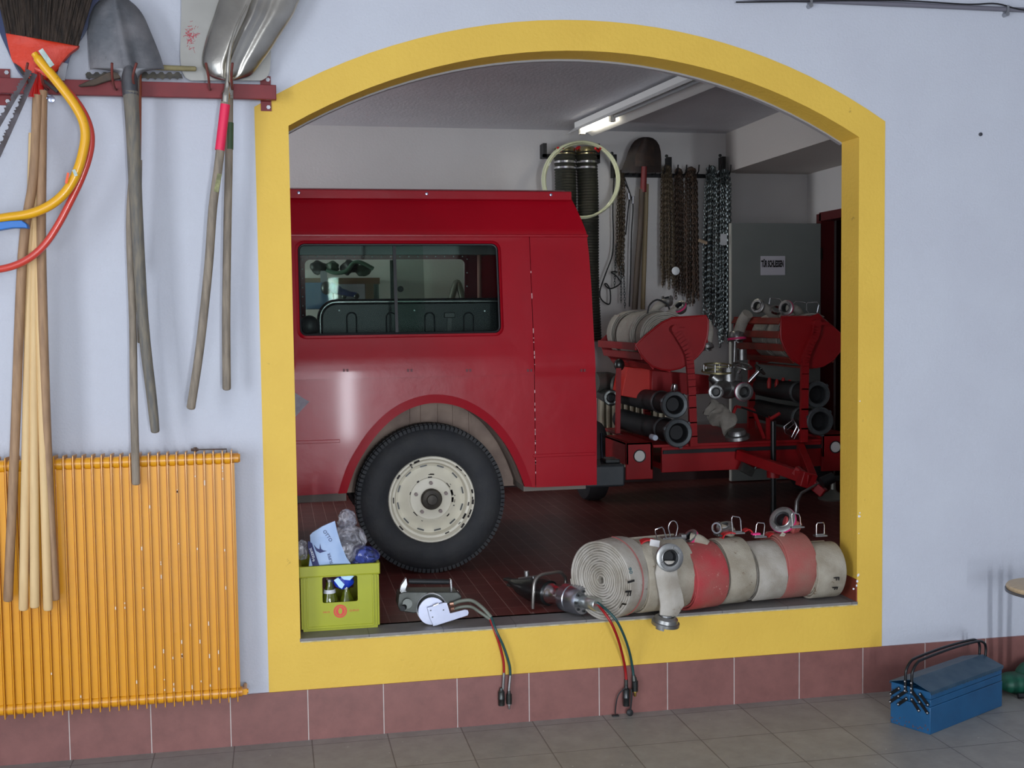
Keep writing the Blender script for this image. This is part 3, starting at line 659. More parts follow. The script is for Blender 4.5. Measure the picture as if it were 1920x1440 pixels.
def lump(c, r, amp, seed, nu=26, nv=18, fr=9, squash=None):
    m = M().ball(c, r, nu, nv); c = V(c)
    for i, p in enumerate(m.v):
        q = V((p.x*fr+seed, p.y*fr, p.z*fr)); d = (p-c).normalized()
        k = NZ.noise(q)*1.0+.7*abs(NZ.noise(q*2.1))+.12*NZ.noise(q*5)
        m.v[i] = p+d*k*amp+V((NZ.noise(q*3+V((9, 0, 0))), NZ.noise(q*3+V((0, 7, 0))), NZ.noise(q*3)))*amp*.5
    return m
def film(name, tint, milk, gloss):
    m = bpy.data.materials.new(name); m.use_nodes = True; nt = m.node_tree; N = nt.nodes; L = nt.links
    b = N['Principled BSDF']; b.inputs['Base Color'].default_value = rgb(tint); b.inputs['Roughness'].default_value = gloss; b.inputs['Specular IOR Level'].default_value = 1
    t = N.new('ShaderNodeBsdfTransparent'); t.inputs[0].default_value = rgb((225, 228, 235)); x = N.new('ShaderNodeMixShader')
    n = N.new('ShaderNodeTexNoise'); n.inputs['Scale'].default_value = 20; n.inputs['Detail'].default_value = 2.5; n.inputs['Distortion'].default_value = 1.6
    tc = N.new('ShaderNodeTexCoord'); L.new(tc.outputs['Object'], n.inputs['Vector'])
    r = N.new('ShaderNodeMapRange'); r.inputs[1].default_value = .40; r.inputs[2].default_value = .66; r.inputs[3].default_value = milk*.35; r.inputs[4].default_value = min(1, milk*2)
    L.new(n.outputs['Fac'], r.inputs[0]); L.new(r.outputs[0], x.inputs[0]); L.new(t.outputs[0], x.inputs[1]); L.new(b.outputs[0], x.inputs[2]); L.new(x.outputs[0], N['Material Output'].inputs[0])
    bp = N.new('ShaderNodeBump'); bp.inputs['Strength'].default_value = .6; bp.inputs['Distance'].default_value = .01; L.new(n.outputs['Fac'], bp.inputs['Height']); L.new(bp.outputs[0], b.inputs['Normal'])
    return m
m_film = film('clear_film', (224, 222, 228), .30, .10)
m_filmb = film('blue_film', (70, 84, 160), .55, .14)
m_pack = mat('pack_blue', (150, 176, 216), .35, var=((176, 198, 228), 14, .6))
m_navy = mat('print_navy', (22, 30, 92), .4)
yb = yc0+.10
t = thing('plastic_bag', 'crumpled clear plastic bag with pale blue packaging stuffed on top of the green crate', 'bag', (P(645, 1000, yb).x, yb, cz1-.03))
c = P(650, 1022, yb)
lump(c, (.088, .075, .085), .022, 3.1).build('film', m_film, t, sharp=22)
lump(P(652, 975, yb), (.040, .03, .045), .018, 7.7, fr=16).build('twisted_top', m_film, t, sharp=22)
lump(P(684, 1042, yb-.02), (.058, .05, .045), .016, 5.2, fr=14).build('blue_film', m_filmb, t, sharp=22)
lump(P(668, 1050, yb+.02), (.07, .06, .04), .012, 1.2, fr=12).build('blue_film', m_filmb, t, sharp=22)
pk = [(579, 1062), (583, 1030), (581, 1000), (587, 998), (606, 986), (628, 977), (632, 996), (640, 1022), (650, 1046), (660, 1060)]
Yk = yc0+.012
def pkp(x, y, off=0): return P(x, y, Yk-.012*math.sin((x-578)/82*PI)-off)
def warp(poly, off, th, n=10):
    # finely cut strip so that the pack bends
    ys = [p[1] for p in poly]; a, b = min(ys), max(ys); rows = []
    for i in range(n+1):
        y = a+(b-a)*(i+.001)/(n+.002); xs = []
        for k in range(len(poly)):
            (x0, y0), (x1, y1) = poly[k], poly[(k+1) % len(poly)]
            if (y0-y)*(y1-y) <= 0 and y0 != y1: xs.append(x0+(x1-x0)*(y-y0)/(y1-y0))
        if len(xs) > 1: rows.append((y, min(xs), max(xs)))
    return M().sheet(lambda u, v: (lambda r: pkp(r[1]+(r[2]-r[1])*u, r[0], off))(rows[min(int(round(v*(len(rows)-1))), len(rows)-1)]), 12, len(rows)-1, (0, th, 0))
po = fixn(warp(pk, 0, .012, 16).build('packaging', m_pack, t))
fixn(warp([(577, 1022), (578, 1014), (584, 1015), (590, 1034), (599, 1061), (586, 1061), (580, 1040)], .0015, .001).build('printed_band', m_navy, t))
bird = [(588, 1021), (594, 1028), (599, 1030), (600, 1019), (602, 1029), (606, 1032), (613, 1033), (606, 1035), (600, 1037), (593, 1033)]
fixn(M().prism([pkp(x, y, .0025) for x, y in bird], (0, .001, 0)).build('printed_bird', m_navy, t))
m_ltx = mat('label_ink', (226, 232, 244), .5)
def slant(px, py, ang, off): return facing(pkp(px, py, off), (math.cos(ang), 0, math.sin(ang)), (-math.sin(ang), 0, math.cos(ang)))
lettering('frizzant', .021, t, m_ltx, slant(585.5, 1040, math.radians(107), .003))
lettering('OTTO', .021, t, m_navy, slant(614, 1005, math.radians(-58), .003))
lettering('SUPER', .018, t, m_navy, slant(619, 1047, math.radians(103), .003))
lump(P(566, 1030, yb-.02), (.026, .03, .05), .014, 2.2, fr=16).build('plastic_bag', m_film, label='small clear crumpled bag squeezed between the yellow jamb and the blue packaging', cat_='bag', sharp=22)
t = thing('food_wrapper', 'glossy blue and white wrapper inside the crate, seen through its front opening', 'wrapper', P(645, 1110, yc0+.03))
fixn(lump(P(645, 1090, yc0+.05), (.045, .016, .032), .008, 4.4, fr=20).build('wrapper_body', mat('wrapper_blue', (30, 62, 190), .2, coat=.7), t, sharp=30))
m_ww = mat('wrapper_white', (176, 220, 250), .2, coat=.6)
for q in ([(626, 1088), (634, 1083), (646, 1096), (641, 1104), (636, 1101)], [(637, 1078), (664, 1080), (656, 1088), (645, 1087), (640, 1083)]):
    fixn(M().prism([P(x, y, yc0+.018) for x, y in q], (0, .003, 0)).build('white_print', m_ww, t))

# ---- hydraulic pedal cutter with hoses
def hose(name, pts, r, m, parent, n=10): return M().tube(cat(pts, 6), r, n).build(name, m, parent)
def coupler(parent, px, py, Y, h, r, m, name='coupler', tip=None):
    a = P(px, py, Y); M().lathe([(r*.5, .018), (r*.6, .006), (r, 0), (r, -h*.45), (r*1.06, -h*.47), (r*1.06, -h*.55), (r, -h*.57), (r, -h), (r*.7, -h)], a, (0, 0, 1), 16).build(name, m, parent)
    if tip: M().lathe([(r*.95, 0), (r*.95, -.004), (r*.42, -.006), (r*.42, -.022), (r*.3, -.026)], a-V((0, 0, h)), (0, 0, 1), 14).build('nipple', tip, parent)
m_gunm = mat('gunmetal', (92, 94, 90), .42, .8, var=((70, 72, 68), 20, .6))
m_hosegrey = mat('sheath_grey', (112, 116, 104), .4)
m_hr = mat('hydraulic_red', (158, 22, 26), .3); m_hg = mat('hydraulic_green', (36, 74, 74), .35)
m_brass = mat('brass', (200, 170, 90), .3, 1)
t = thing('pedal_cutter', 'hydraulic pedal cutter with steel disc and black grip lying on the sill beside the crate', 'rescue tool', P(805, 1160, .14))
fixn(M().prism([P(x, y, .13) for x, y in ((748, 1114), (758, 1110), (858, 1110), (866, 1118), (864, 1130), (830, 1134), (800, 1146), (776, 1150), (750, 1146), (746, 1136))], (0, .10, 0)).build('body', m_gunm, t, bevel=.004))
M().cyl(P(764, 1132, .13), P(764, 1132, .10), .022, n=18).build('body_boss', m_gunm, t)
M().cyl(P(760, 1136, .12), P(755, 1141, .075), .0125, n=16).build('knob', m_black, t)
gp = [P(766, 1090, .18), P(842, 1091, .18)]; gg = []; rs = []
for i in range(41):
    gg.append(gp[0].lerp(gp[1], i/40)); rs.append(.0115+(.0014 if i % 2 and 4 < i < 36 else 0))
M().tube(gg, rs, 14).build('grip', m_black, t)
fixn(M().prism([P(x, y, .172) for x, y in ((762, 1084), (764, 1096), (758, 1112), (749, 1112), (752, 1098))], (0, .03, 0)).build('bracket', m_chrome, t, bevel=.001))
fixn(M().prism([P(x, y, .172) for x, y in ((844, 1087), (847, 1087), (848, 1109), (860, 1109), (860, 1112), (845, 1112))], (0, .03, 0)).build('bracket', m_chrome, t, bevel=.001))
rc = P(809, 1140, .115)
M().lathe([(.064, 0), (.069, 0), (.069, .03), (.064, .03)], rc+V((0, .03, 0)), (0, -1, 0), 40, loop=True).build('guard_ring', m_chrome, t)
M().cyl(rc+V((0, .02, 0)), rc+V((0, .0, 0)), .05, n=32).build('shaft_housing', m_gunm, t)
m_plate = mat('brushed_plate', (196, 200, 218), .34, .9, var=((176, 182, 204), 12, .5))
dc = P(810, 1146, .065)
M().lathe([(0, 0), (.060, 0), (.062, .002), (.062, .012), (0, .012)], dc+V((0, .012, 0)), (0, -1, 0), 40).build('disc', m_plate, t)
pl = [(801, 1140), (832, 1130), (838, 1130), (844, 1150), (872, 1143), (877, 1144), (879, 1149), (877, 1154), (818, 1173), (812, 1174), (811, 1170), (806, 1160)]
fixn(M().prism([P(x, y, .048) for x, y in pl], (0, .004, 0)).build('lever_plate', m_plate, t, bevel=.0008))
pi = M()
for x, y in ((807.5, 1144.5), (831.5, 1143.5), (811, 1157)): pi.cyl(P(x, y, .0485), P(x, y, .0475), .0036, n=12)
pi.build('plate_hole', m_blackp, t)
M().cyl(P(812, 1136, .055), P(822, 1132, .055), .006, n=10).build('pin', m_chrome, t)
fm_ = M().cyl(P(844, 1133, .11), P(851, 1132, .105), .009, n=8).cyl(P(846, 1143, .10), P(852, 1142, .095), .009, n=8); fm_.build('hose_fitting', mat('copper', (226, 176, 150), .3, .9), t)
h1 = [P(850, 1132, .11), P(864, 1127, .10), P(884, 1126, .08), P(903, 1138, .04), (P(921, 1157, .01))]
h2 = [P(852, 1142, .10), P(866, 1138, .09), P(884, 1138, .07), P(900, 1148, .035), (P(919, 1161, .01))]
hose('hose_sheath', h1, .0085, m_hosegrey, t); hose('hose_sheath', h2, .0075, m_hosegrey, t)
hose('red_hose', [h2[-1], P(928, 1184, -.022), P(937, 1210, -.026), P(944, 1240, -.026), P(945, 1262, -.026)], .0058, m_hr, t)
hose('green_hose', [h1[-1], P(930, 1182, -.030), P(944, 1212, -.032), P(955, 1246, -.03), P(957, 1266, -.028)], .0058, m_hg, t)
M().tube([P(945, 1261, -.026), P(943, 1292, -.026)], [.007, .0068], 12).build('crimp_sleeve', m_alug, t)
M().tube([P(957, 1266, -.028), P(954, 1296, -.028)], [.007, .0068], 12).build('crimp_sleeve', m_chrome, t)
coupler(t, 940, 1297, -.027, .062, .0150, m_gfit); coupler(t, 954.5, 1302, -.029, .042, .0125, m_gfit, tip=m_chrome)

# ---- spreader
A0 = PZ(954, 1094, ZT+.06); B0 = P(1122, 1134, -.05)
ax = (B0-A0).normalized(); L0 = (B0-A0).length
def al(f): return A0+ax*(L0*f)
t = thing('hydraulic_spreader', 'black and chrome hydraulic spreader lying on the floor pointing left, left of the hose rolls', 'rescue tool', al(.5)-V((0, 0, .07)))
def apx(px):
    lo, hi = -.3, 1.6
    for _ in range(40):
        m_ = (lo+hi)/2; d_ = al(m_)-CP
        if 960+FPX*d_.dot(_r)/d_.dot(_w) < px: lo = m_
        else: hi = m_
    return lo
f1, f2, f3, f4 = apx(1029), apx(1062), apx(1096), apx(1121)
M().tube([al(.0)+V((0, 0, .012)), al(f1*.12)+V((0, 0, .010)), al(f1*.32), al(f1*.62), al(f1+.01)], [.008, .022, .042, .060, .060], 24).build('arm_cover', m_blackp, t)
M().bar(al(-.04)+V((0, 0, .02)), al(.18)+V((0, 0, .018)), .032, .014).build('spreader_tip', m_gunm, t, bevel=.004)
M().bar(al(-.0)+V((0, 0, -.004)), al(.18)+V((0, 0, -.01)), .032, .014).build('spreader_tip', m_gunm, t, bevel=.004)
M().bar(al(.14)+V((0, 0, .036)), al(.32)+V((0, 0, .062)), .03, .018).cyl(al(.22)+V((0, 0, .045)), al(.215)+V((0, 0, .085)), .013, n=12).build('pivot_bolt', m_alug, t, bevel=.003)
Lc = (al(f2)-al(f1)).length
M().lathe([(.044, -.002), (.050, 0), (.050, Lc*.25), (.043, Lc*.32), (.043, Lc*.85), (.052, Lc)], al(f1), ax, 32).build('cylinder', m_chrome, t)
Lf = (al(f3)-al(f2)).length
M().lathe([(.052, 0), (.066, .004), (.066, Lf*.36), (.062, Lf*.38), (.062, Lf*.44), (.067, Lf*.46), (.067, Lf*.88), (.060, Lf), (.03, Lf*.97)], al(f2)-ax*.006, ax, 36).build('flange', mat('flange_steel', (176, 178, 186), .25, .95), t)
a_, b_, _ = basis(ax); fc = al(f3)-ax*.010
for k in range(8):
    q = fc+(a_*math.cos(k*PI/4)+b_*math.sin(k*PI/4))*.046
    M().cyl(q, q+ax*.008, .006, n=6).build('flange_bolt', m_gfit, t)
Ls = (al(f4)-al(f3)).length+.012
M().lathe([(.028, 0), (.031, .004), (.031, Ls-.004), (.028, Ls)], al(f3)-ax*.012, ax, 24).build('end_sleeve', mat('sleeve_steel', (196, 200, 194), .3, .9), t)
sdv = ax.cross(V((0, 0, 1))).normalized()
hb_ = al(.26); hc = al(.52)
base = PZ(999, 1141, ZT+.006)
hp = cat([base, P(1000, 1112, base.y-.0), P(1003, 1090, base.y+.01), P(1014, 1078, base.y+.03), P(1034, 1074, base.y+.06), P(1050, 1073, base.y+.09), P(1060, 1084, base.y+.11), P(1060, 1104, base.y+.10)], 5)
M().tube(hp, .0085, 12).build('carrying_handle', mat('handle_steel', (150, 146, 140), .3, .8), t)
E1 = al(f4)
hose('red_hose', [E1, P(1132, 1147, -.12), P(1146, 1168, -.145), P(1158, 1196, -.12), P(1166, 1224, -.07), P(1172, 1252, -.028), P(1174.5, 1278, -.026)], .0062, m_hr, t)
hose('green_hose', [E1+V((0, 0, .008)), P(1138, 1144, -.12), P(1156, 1164, -.15), P(1170, 1192, -.12), P(1180, 1222, -.07), P(1186, 1252, -.034), P(1188, 1270, -.032)], .0062, m_hg, t)
M().tube([P(1174, 1274, -.026), P(1174, 1292, -.026)], [.008, .0085], 10).build('crimp_sleeve', m_gunm, t)
coupler(t, 1174, 1292, -.03, .078, .0155, m_blackp)
M().tube([P(1188, 1266, -.032), P(1189, 1276, -.032)], [.008, .012], 10).build('crimp_sleeve', m_gunm, t)
coupler(t, 1190.5, 1277, -.032, .046, .0145, m_blackp, tip=m_brass)
hose('cap_strap', [P(1172, 1290, -.036), P(1160, 1302, -.036), P(1155, 1320, -.036), P(1153.5, 1338, -.034)], .003, m_black, t)
M().obox(P(1154, 1343, -.034), (.016, .008, .007)).obox(P(1154, 1346, -.034), (.007, .009, .014)).build('dust_cap', m_black, t, bevel=.002)
hose('cap_strap', [P(1184, 1292, -.045), P(1184, 1310, -.046), P(1182, 1330, -.044)], .0042, m_black, t)
M().lathe([(0, .008), (.010, .007), (.0155, .003), (.0155, -.006), (0, -.008)], P(1181, 1336, -.046), (0, -1, .2), 20).build('dust_cap', m_black, t)
# ================================================================== HOSE ROLLS
def spiral(R, w, seed, pitch=.0118, r0=.022, seg=48, tail=0):
    """flat hose wound up about the x axis, local origin at the centre"""
    rd = random.Random(seed); turns = (R-r0)/pitch; m = M(); N_ = int(turns*seg); rings = []
    off = [rd.uniform(-.0048, .0048) for _ in range(int(turns)+3)]; wob = [rd.uniform(0, 6.28) for _ in range(int(turns)+3)]
    h = pitch*.47
    for i in range(N_+1):
        a = 2*PI*i/seg; tn = i/seg; k = int(tn); f = tn-k; o = off[k]*(1-f)+off[k+1]*f
        r = r0+pitch*tn-h+.0016*math.sin(3*a+seed)*(tn/turns)+.0009*math.sin(5*a+wob[k])
        prof = [(-w/2+.006, -h), (-w/2+.0015, -h*.8), (-w/2-.001, 0), (-w/2+.0015, h*.8), (-w/2+.006, h), (0, h*1.05), (w/2-.006, h), (w/2-.0015, h*.8), (w/2+.001, 0), (w/2-.0015, -h*.8), (w/2-.006, -h), (0, -h)]
        rings.append([V((x+o, (r+q)*math.cos(a), (r+q)*math.sin(a))) for x, q in prof])
    n = 12; vs = [p for q in rings for p in q]; fs = []
    for i in range(N_):
        for k in range(n):
            l = (k+1) % n; fs.append((i*n+k, i*n+l, (i+1)*n+l, (i+1)*n+k))
    fs += [tuple(range(n)), tuple(N_*n+k for k in range(n))[::-1]]
    return m.add(vs, fs)
def xf(m, R, o):
    m.v = [R @ p+V(o) for p in m.v]; return m
def storz(parent, c, ax, r, m, name='coupling', dp=.05, mark=None, seal=True):
    """fixed coupling: ring with lugs and a bore"""
    c = V(c); a, b, d = basis(ax)
    par0 = parent; parent = M().lathe([(r*.56, 0), (r*.62, -dp*.06), (r*.86, -dp*.04), (r, -dp*.10), (r, -dp*.42), (r*.88, -dp*.46), (r*.84, -dp*.8), (r*.66, -dp), (r*.56, -dp)], c, d, 28, loop=True).build(name, m, parent)
    for k in range(2):
        lu = M()
        t_ = k*PI+.5
        for j in range(5):
            s_ = t_+j*.16; q = c+(a*math.cos(s_)+b*math.sin(s_))*r*.74
            lu.obox(q+d*.004, (r*.10, r*.07, .006), R=Matrix((a*math.cos(s_)+b*math.sin(s_), -a*math.sin(s_)+b*math.cos(s_), d)).transposed())
        lu.build('coupling_lug', m, parent)
    if seal: M().lathe([(r*.46, -.006), (r*.57, -.001), (r*.57, -dp*.95), (0, -dp*.95), (0, -dp*.9), (r*.46, -dp*.9)], c, d, 24, loop=True).build('seal_and_bore', m_black, parent)  # rubber seal; its black closed back paints the bore dark
    if mark: M().lathe([(r*.90, -dp*.12), (r*1.015, -dp*.15), (r*1.015, -dp*.37), (r*.9, -dp*.38)], c, d, 28, loop=True).build('colour_band', mark, parent)
def bail(parent, base, up, side, h, w, m, wire=.0028, lean=0, plate=True, rnd=False):
    base = V(base); up = V(up).normalized(); side = V(side).normalized()
    p = [base-side*w/2, base-side*w/2+up*h, base+side*w/2+up*h, base+side*w/2]
    if rnd: pts = [base-side*w*.3]+[base+up*h*.5+side*(-math.cos(k*PI/8)*w/2)+up*(math.sin(k*PI/8)*h*.5) for k in range(0, 9)]+[base+side*w*.3]
    else:
        c = .18; pts = [p[0], p[0].lerp(p[1], 1-c), p[1].lerp(p[2], c*.6), p[2].lerp(p[1], c*.6), p[3].lerp(p[2], 1-c), p[3]]
    M().tube(pts, wire, 8).build('wire_handle', m_chrome, parent)
    if plate: M().obox(base, (w*.75, .016, .004)).obox(base+V((0, 0, .005)), (w*.45, .008, .004)).build('handle_clamp', m_alug, parent, bevel=.001)

rolls = [
 # label, contact px, band px left/right, R, yaw deg, material, seed
 ('cream hose roll at the left end of the row, its spiral side showing', (1188, 1156), (1178, 1246), .187, 34, m_cream2, 1, 'hose_roll'),
 ('large pale hose roll with a loose end and coupling hanging in front', (1265, 1146), (1216, 1316), .178, 10, m_cream, 2, 'hose_roll'),
 ('bright red hose roll between two pale ones near the middle of the row', (1340, 1141), (1306, 1374), .162, 14, m_hred, 3, 'hose_roll'),
 ('pale hose roll just right of the bright red one, wire handle upright on top', (1385, 1133), (1372, 1424), .165, 8, m_cream, 4, 'hose_roll'),
 ('low pale hose roll between the taller pale roll and the faded red roll', (1445, 1127), (1424, 1482), .148, 8, m_cream2, 5, 'hose_roll'),
 ('tall faded red hose roll with a big coupling standing up on its top', (1510, 1121), (1480, 1537), .166, 6, mat('hose_red_faded', (164, 84, 78), .85, var=((152, 110, 98), 6, .9), dirt=((190, 160, 144), 40, .14), bump=(.35, 160)), 6, 'hose_roll'),
 ('cream hose roll at the right end of the row against the yellow jamb, marked FF', (1560, 1121), (1537, 1592), .142, 4, m_cream, 7, 'hose_roll'),
]
RT = []
for lb, cp, bd, R, yaw, m, sd_, nm in rolls:
    yc = PZ(cp[0], cp[1], ZT).y+.026
    zc_2 = ZT+R
    ym = (bd[0]+bd[1])/2
    f = pr = None
    yf = yc-R
    # height on the picture of the roll's middle, front side
    d_ = (V((P(ym, 1075, yf).x, yf, zc_2))-CP); ypx = 720-FPX*d_.dot(_u)/d_.dot(_w)
    xl, xr = P(bd[0], ypx, yf).x, P(bd[1], ypx, yf).x
    a = math.radians(yaw); Rz = Matrix.Rotation(a, 3, 'Z')
    w = (xr-xl)*(1 if yaw < 20 else 1.0)
    if sd_ == 2: w = (xr-xl)*.96
    cx = (xl+xr)/2-math.sin(a)*R
    c = V((cx, yc, zc_2))
    t = thing(nm, lb, 'fire hose', (cx, yc, ZT), 'rolled fire hoses in a row on the sill')
    bands = 1
    xf(spiral(R, w, sd_), Rz, c).build('rolled_hose', m, t, sharp=50)
    RT.append((t, c, R, w, Rz))
def top(i, px, py, dy=0):
    t, c, R, w, Rz = RT[i]; return P(px, py, c.y+dy)
def face(i, px, py, off=.0025):
    """point on the round front of roll i seen at a picture point, with its tangent down the roll"""
    t, c, R, w, Rz = RT[i]; d = ray(px, py).normalized(); ax = Rz @ V((1, 0, 0))
    o = CP-c; dd = d-ax*d.dot(ax); oo = o-ax*o.dot(ax); A_ = dd.dot(dd); B_ = 2*dd.dot(oo); C_ = oo.dot(oo)-(R+off)**2
    D_ = B_*B_-4*A_*C_
    if D_ < 0: s_ = -B_/(2*A_)
    else: s_ = (-B_-math.sqrt(D_))/(2*A_)
    p = CP+d*s_; n = p-c; n -= ax*n.dot(ax); n.normalize(); return p, ax, n
m_ink = mat('marker_ink', (22, 20, 20), .6)
def mark(i, txt, px, py, size, rot=0, m=m_ink, dp=.0006, bold=0):
    p, ax, n = face(i, px, py); up = ax.cross(n); up = up if up.z > 0 else -up
    x = ax*math.cos(rot)+up*math.sin(rot); y = n.cross(x)
    Mx = Matrix(((x.x, y.x, n.x, p.x), (x.y, y.y, n.y, p.y), (x.z, y.z, n.z, p.z), (0, 0, 0, 1)))
    lettering(txt, size, RT[i][0], m, Mx, depth=dp, bold=bold)
# roll 1: letters one under the other, two thin red stripes and a stamp
mark(0, 'I', 1184, 1090, .066, PI/2, bold=.0014); mark(0, 'F', 1177, 1112, .062, -PI/2-.15, bold=.0014); mark(0, 'L', 1168, 1135, .056, -PI/2-.3, bold=.0014)
mark(0, '90', 1182, 1070, .030, -PI/2, mat('stamp_teal', (70, 110, 116), .6))
t, c, R, w, Rz = RT[0]
for dx in (-.010, -.004):
    st = M(); n_ = 40; ax = Rz @ V((1, 0, 0)); fr_ = Rz @ V((0, -1, 0))
    pp = [c+ax*(dx)+(fr_*math.cos(q)+V((0, 0, 1))*math.sin(q))*(R+.0008) for q in [(-62+150*k/n_)*PI/180 for k in range(n_+1)]]
    for k in range(n_): st.bar(pp[k], pp[k+1], .0016, .0012, (pp[k]-c))
    st.build('woven_stripe', mat('stripe_red', (186, 84, 84), .8), t)
mark(6, 'F', 1568, 1085, .042, -PI/2, bold=.0008); mark(6, 'F', 1565, 1103, .042, -PI/2, bold=.0008)
# wire handles, couplings and straps on top of the rolls
bail(RT[1][0], top(1, 1242, 1013, -.03), (-.35, -.1, 1), (1, 0, .3), .062, .042, m_chrome, plate=False)
M().obox(top(1, 1262, 1008), (.06, .022, .006), (0, 0, .1)).obox(top(1, 1280, 1004), (.012, .02, .008)).build('handle_clamp', m_alug, RT[1][0], bevel=.002)
bail(RT[1][0], top(1, 1262, 1005), (0, 0, 1), (1, 0, 0), .072, .046, m_chrome, plate=False, rnd=True)
bail(RT[3][0], top(3, 1382, 999), (-.08, 0, 1), (1, 0, -.2), .078, .046, m_chrome)
bail(RT[4][0], top(4, 1424, 1006), (.10, 0, 1), (1, 0, -.12), .066, .042, m_chrome)
bail(RT[5][0], top(5, 1494, 988, -.03), (-.1, 0, 1), (1, 0, -.25), .066, .045, m_chrome)
bail(RT[6][0], top(6, 1538, 1004), (0, 0, 1), (1, 0, 0), .062, .041, m_chrome)
m_magn = mat('magenta_mark', (226, 60, 120), .5)
M().obox(top(4, 1417, 1001, -.01), (.02, .012, .004)).build('pink_tag', m_pink, RT[4][0])
def strap(i, pts, wd, m=m_rstrap, dy=0, name='red_strap'):
    q = cat([top(i, x, y, dy) for x, y in pts], 5); s_ = M()
    for k in range(len(q)-1): s_.bar(q[k], q[k+1]+(q[k+1]-q[k])*.2, wd, .006, (0, 0, 1) if abs((q[k+1]-q[k]).normalized().z) < .9 else (1, 0, 0))
    s_.build(name, m, RT[i][0])
strap(1, [(1196, 1030), (1200, 1018), (1210, 1012), (1226, 1012)], .05, dy=-.05)
strap(3, [(1352, 1012), (1356, 1002), (1366, 998), (1376, 999)], .04)
strap(3, [(1393, 996), (1402, 992), (1408, 997)], .04, dy=.04)
strap(4, [(1438, 1006), (1446, 1000), (1456, 1004)], .04, dy=.03)
# loose couplings of single rolls
storz(RT[2][0], top(2, 1292, 1004, .02), (-.75, -.3, .75), .040, m_alug, mark=m_magn)
M().tube(cat([top(2, 1296, 1010, .02), top(2, 1310, 1012, .0), top(2, 1326, 1022, -.02)], 4), [.030, .030, .028, .028, .026, .026, .024, .024, .022], 12).build('hose_tail', m_cream, RT[2][0])
storz(RT[3][0], top(3, 1358, 984, .05), (-.3, -.2, .8), .042, m_alug)
M().lathe([(.0, .014), (.030, .012), (.042, .0), (.042, -.03), (.0, -.032)], top(3, 1364, 990, .06), (.3, -.1, 1), 22).build('hose_tail', m_cream, RT[3][0])
M().lathe([(.020, 0), (.027, 0), (.027, .008), (.020, .008)], top(2, 1345, 990, -.02), (-.75, -.6, .1), 24, loop=True).build('clip_ring', m_chrome, RT[2][0])
M().obox(top(2, 1346, 1003, -.02), (.012, .02, .006), (0, .4, .3)).build('ring_base', m_gunm, RT[2][0], bevel=.002)
storz(RT[5][0], top(5, 1466, 973, .02), (-.62, -.55, .5), .066, m_alug, mark=m_pink, dp=.055)
M().tube(cat([top(5, 1470, 980, .03), top(5, 1482, 984, .02), top(5, 1496, 992, -.01)], 4), [.036]*4+[.034]*5, 14).build('hose_tail', m_hred, RT[5][0])
M().bar(top(5, 1470, 999, -.05), top(5, 1461, 1012, -.04), .02, .005, (0, 1, 0)).build('cream_strap', m_cream, RT[5][0])
M().bar(top(1, 1236, 1024, -.09), top(1, 1218, 1021, -.08), .05, .004, (0, -1, .3)).build('white_label', mat('white_card', (216, 214, 212), .7), RT[1][0])
# coupling facing the room and the flat tail hanging over the sill edge
yc2 = RT[1][1].y; YF = yc2-RT[1][2]
cc = P(1257, 1046, YF-.035)
storz(RT[1][0], cc, (.02, -1, .12), .064, m_alug, dp=.05)
tl = [P(1252, 1052, YF-.012), P(1249, 1080, YF-.022), P(1252, 1110, YF-.030), P(1260, 1132, YF-.034), P(1262, 1143, YF-.034), P(1252, 1160, YF-.03)]
lw = [(1234, 1268, 1052), (1229, 1270, 1075), (1232, 1274, 1095), (1236, 1280, 1115), (1239, 1283, 1135), (1238, 1272, 1152), (1235, 1262, 1164)]
def tf(u, v):
    f = v*(len(lw)-1); i = min(int(f), len(lw)-2); a = f-i; l, r, y = [lw[i][k]*(1-a)+lw[i+1][k]*a for k in range(3)]
    return P(l+(r-l)*u, y, YF-.020-.014*math.sin(PI*u)-.006*v)
fixn(M().sheet(tf, 10, 24, (0, .012, 0)).build('hose_tail', m_cream2, RT[1][0]))
bc = P(1247, 1168, YF-.03)
storz(RT[1][0], bc+V((0, 0, -.012)), (-.12, .12, -1), .064, m_alug, dp=.045)
M().tube([bc+V((.004, 0, .035)), bc+V((0, 0, -.004))], [.026, .038], 18).build('coupling_neck', m_alug, RT[1][0])

# ================================================================== FLOOR OF THE FRONT ROOM
# toolbox
n0, l0, r0 = V((2.758, -.582, 0)), V((2.66, -.409, 0)), V((3.281, -.326, 0))
U_ = (r0-n0).normalized(); W_ = V((-U_.y, U_.x, 0)); LW = .20; LU = .585
def tb(u, w, z): return n0+U_*u+W_*w+V((0, 0, z))
t = thing('toolbox', 'dented blue metal cantilever toolbox with black handles on the grey tiled floor', 'toolbox', tb(LU/2, LW/2, 0))
m_tb = mat('toolbox_blue', (24, 80, 122), .42, var=((30, 92, 136), 12, .5), dirt=((92, 62, 48), 16, .10), coat=.2)
hz, mz = .192, .222
box_ = [(0, 0), (LW, 0), (LW, hz), (LW*.62, mz), (LW*.38, mz), (0, hz)]
lower = [(0, 0), (LW, 0), (LW, .12), (0, .12)]
fixn(M().prism([tb(0, w, z) for w, z in lower], U_*LU).build('body', m_tb, t, bevel=.002))
for a, b in ((.001, LW*.492), (LW*.508, LW-.001)):
    fixn(M().prism([tb(.003, w, z) for w, z in ((a, .122), (b, .122), (b, .152), (a, .152))], U_*(LU-.006)).build('tray', m_tb, t, bevel=.0015))
    fixn(M().prism([tb(.003, w, z) for w, z in ((a, .154), (b, .154), (b, .186), (a, .186))], U_*(LU-.006)).build('tray', m_tb, t, bevel=.0015))
m_tbl = mat('lid_blue', (40, 70, 92), .5, var=((70, 92, 108), 14, .6), dirt=((150, 140, 110), 60, .05))
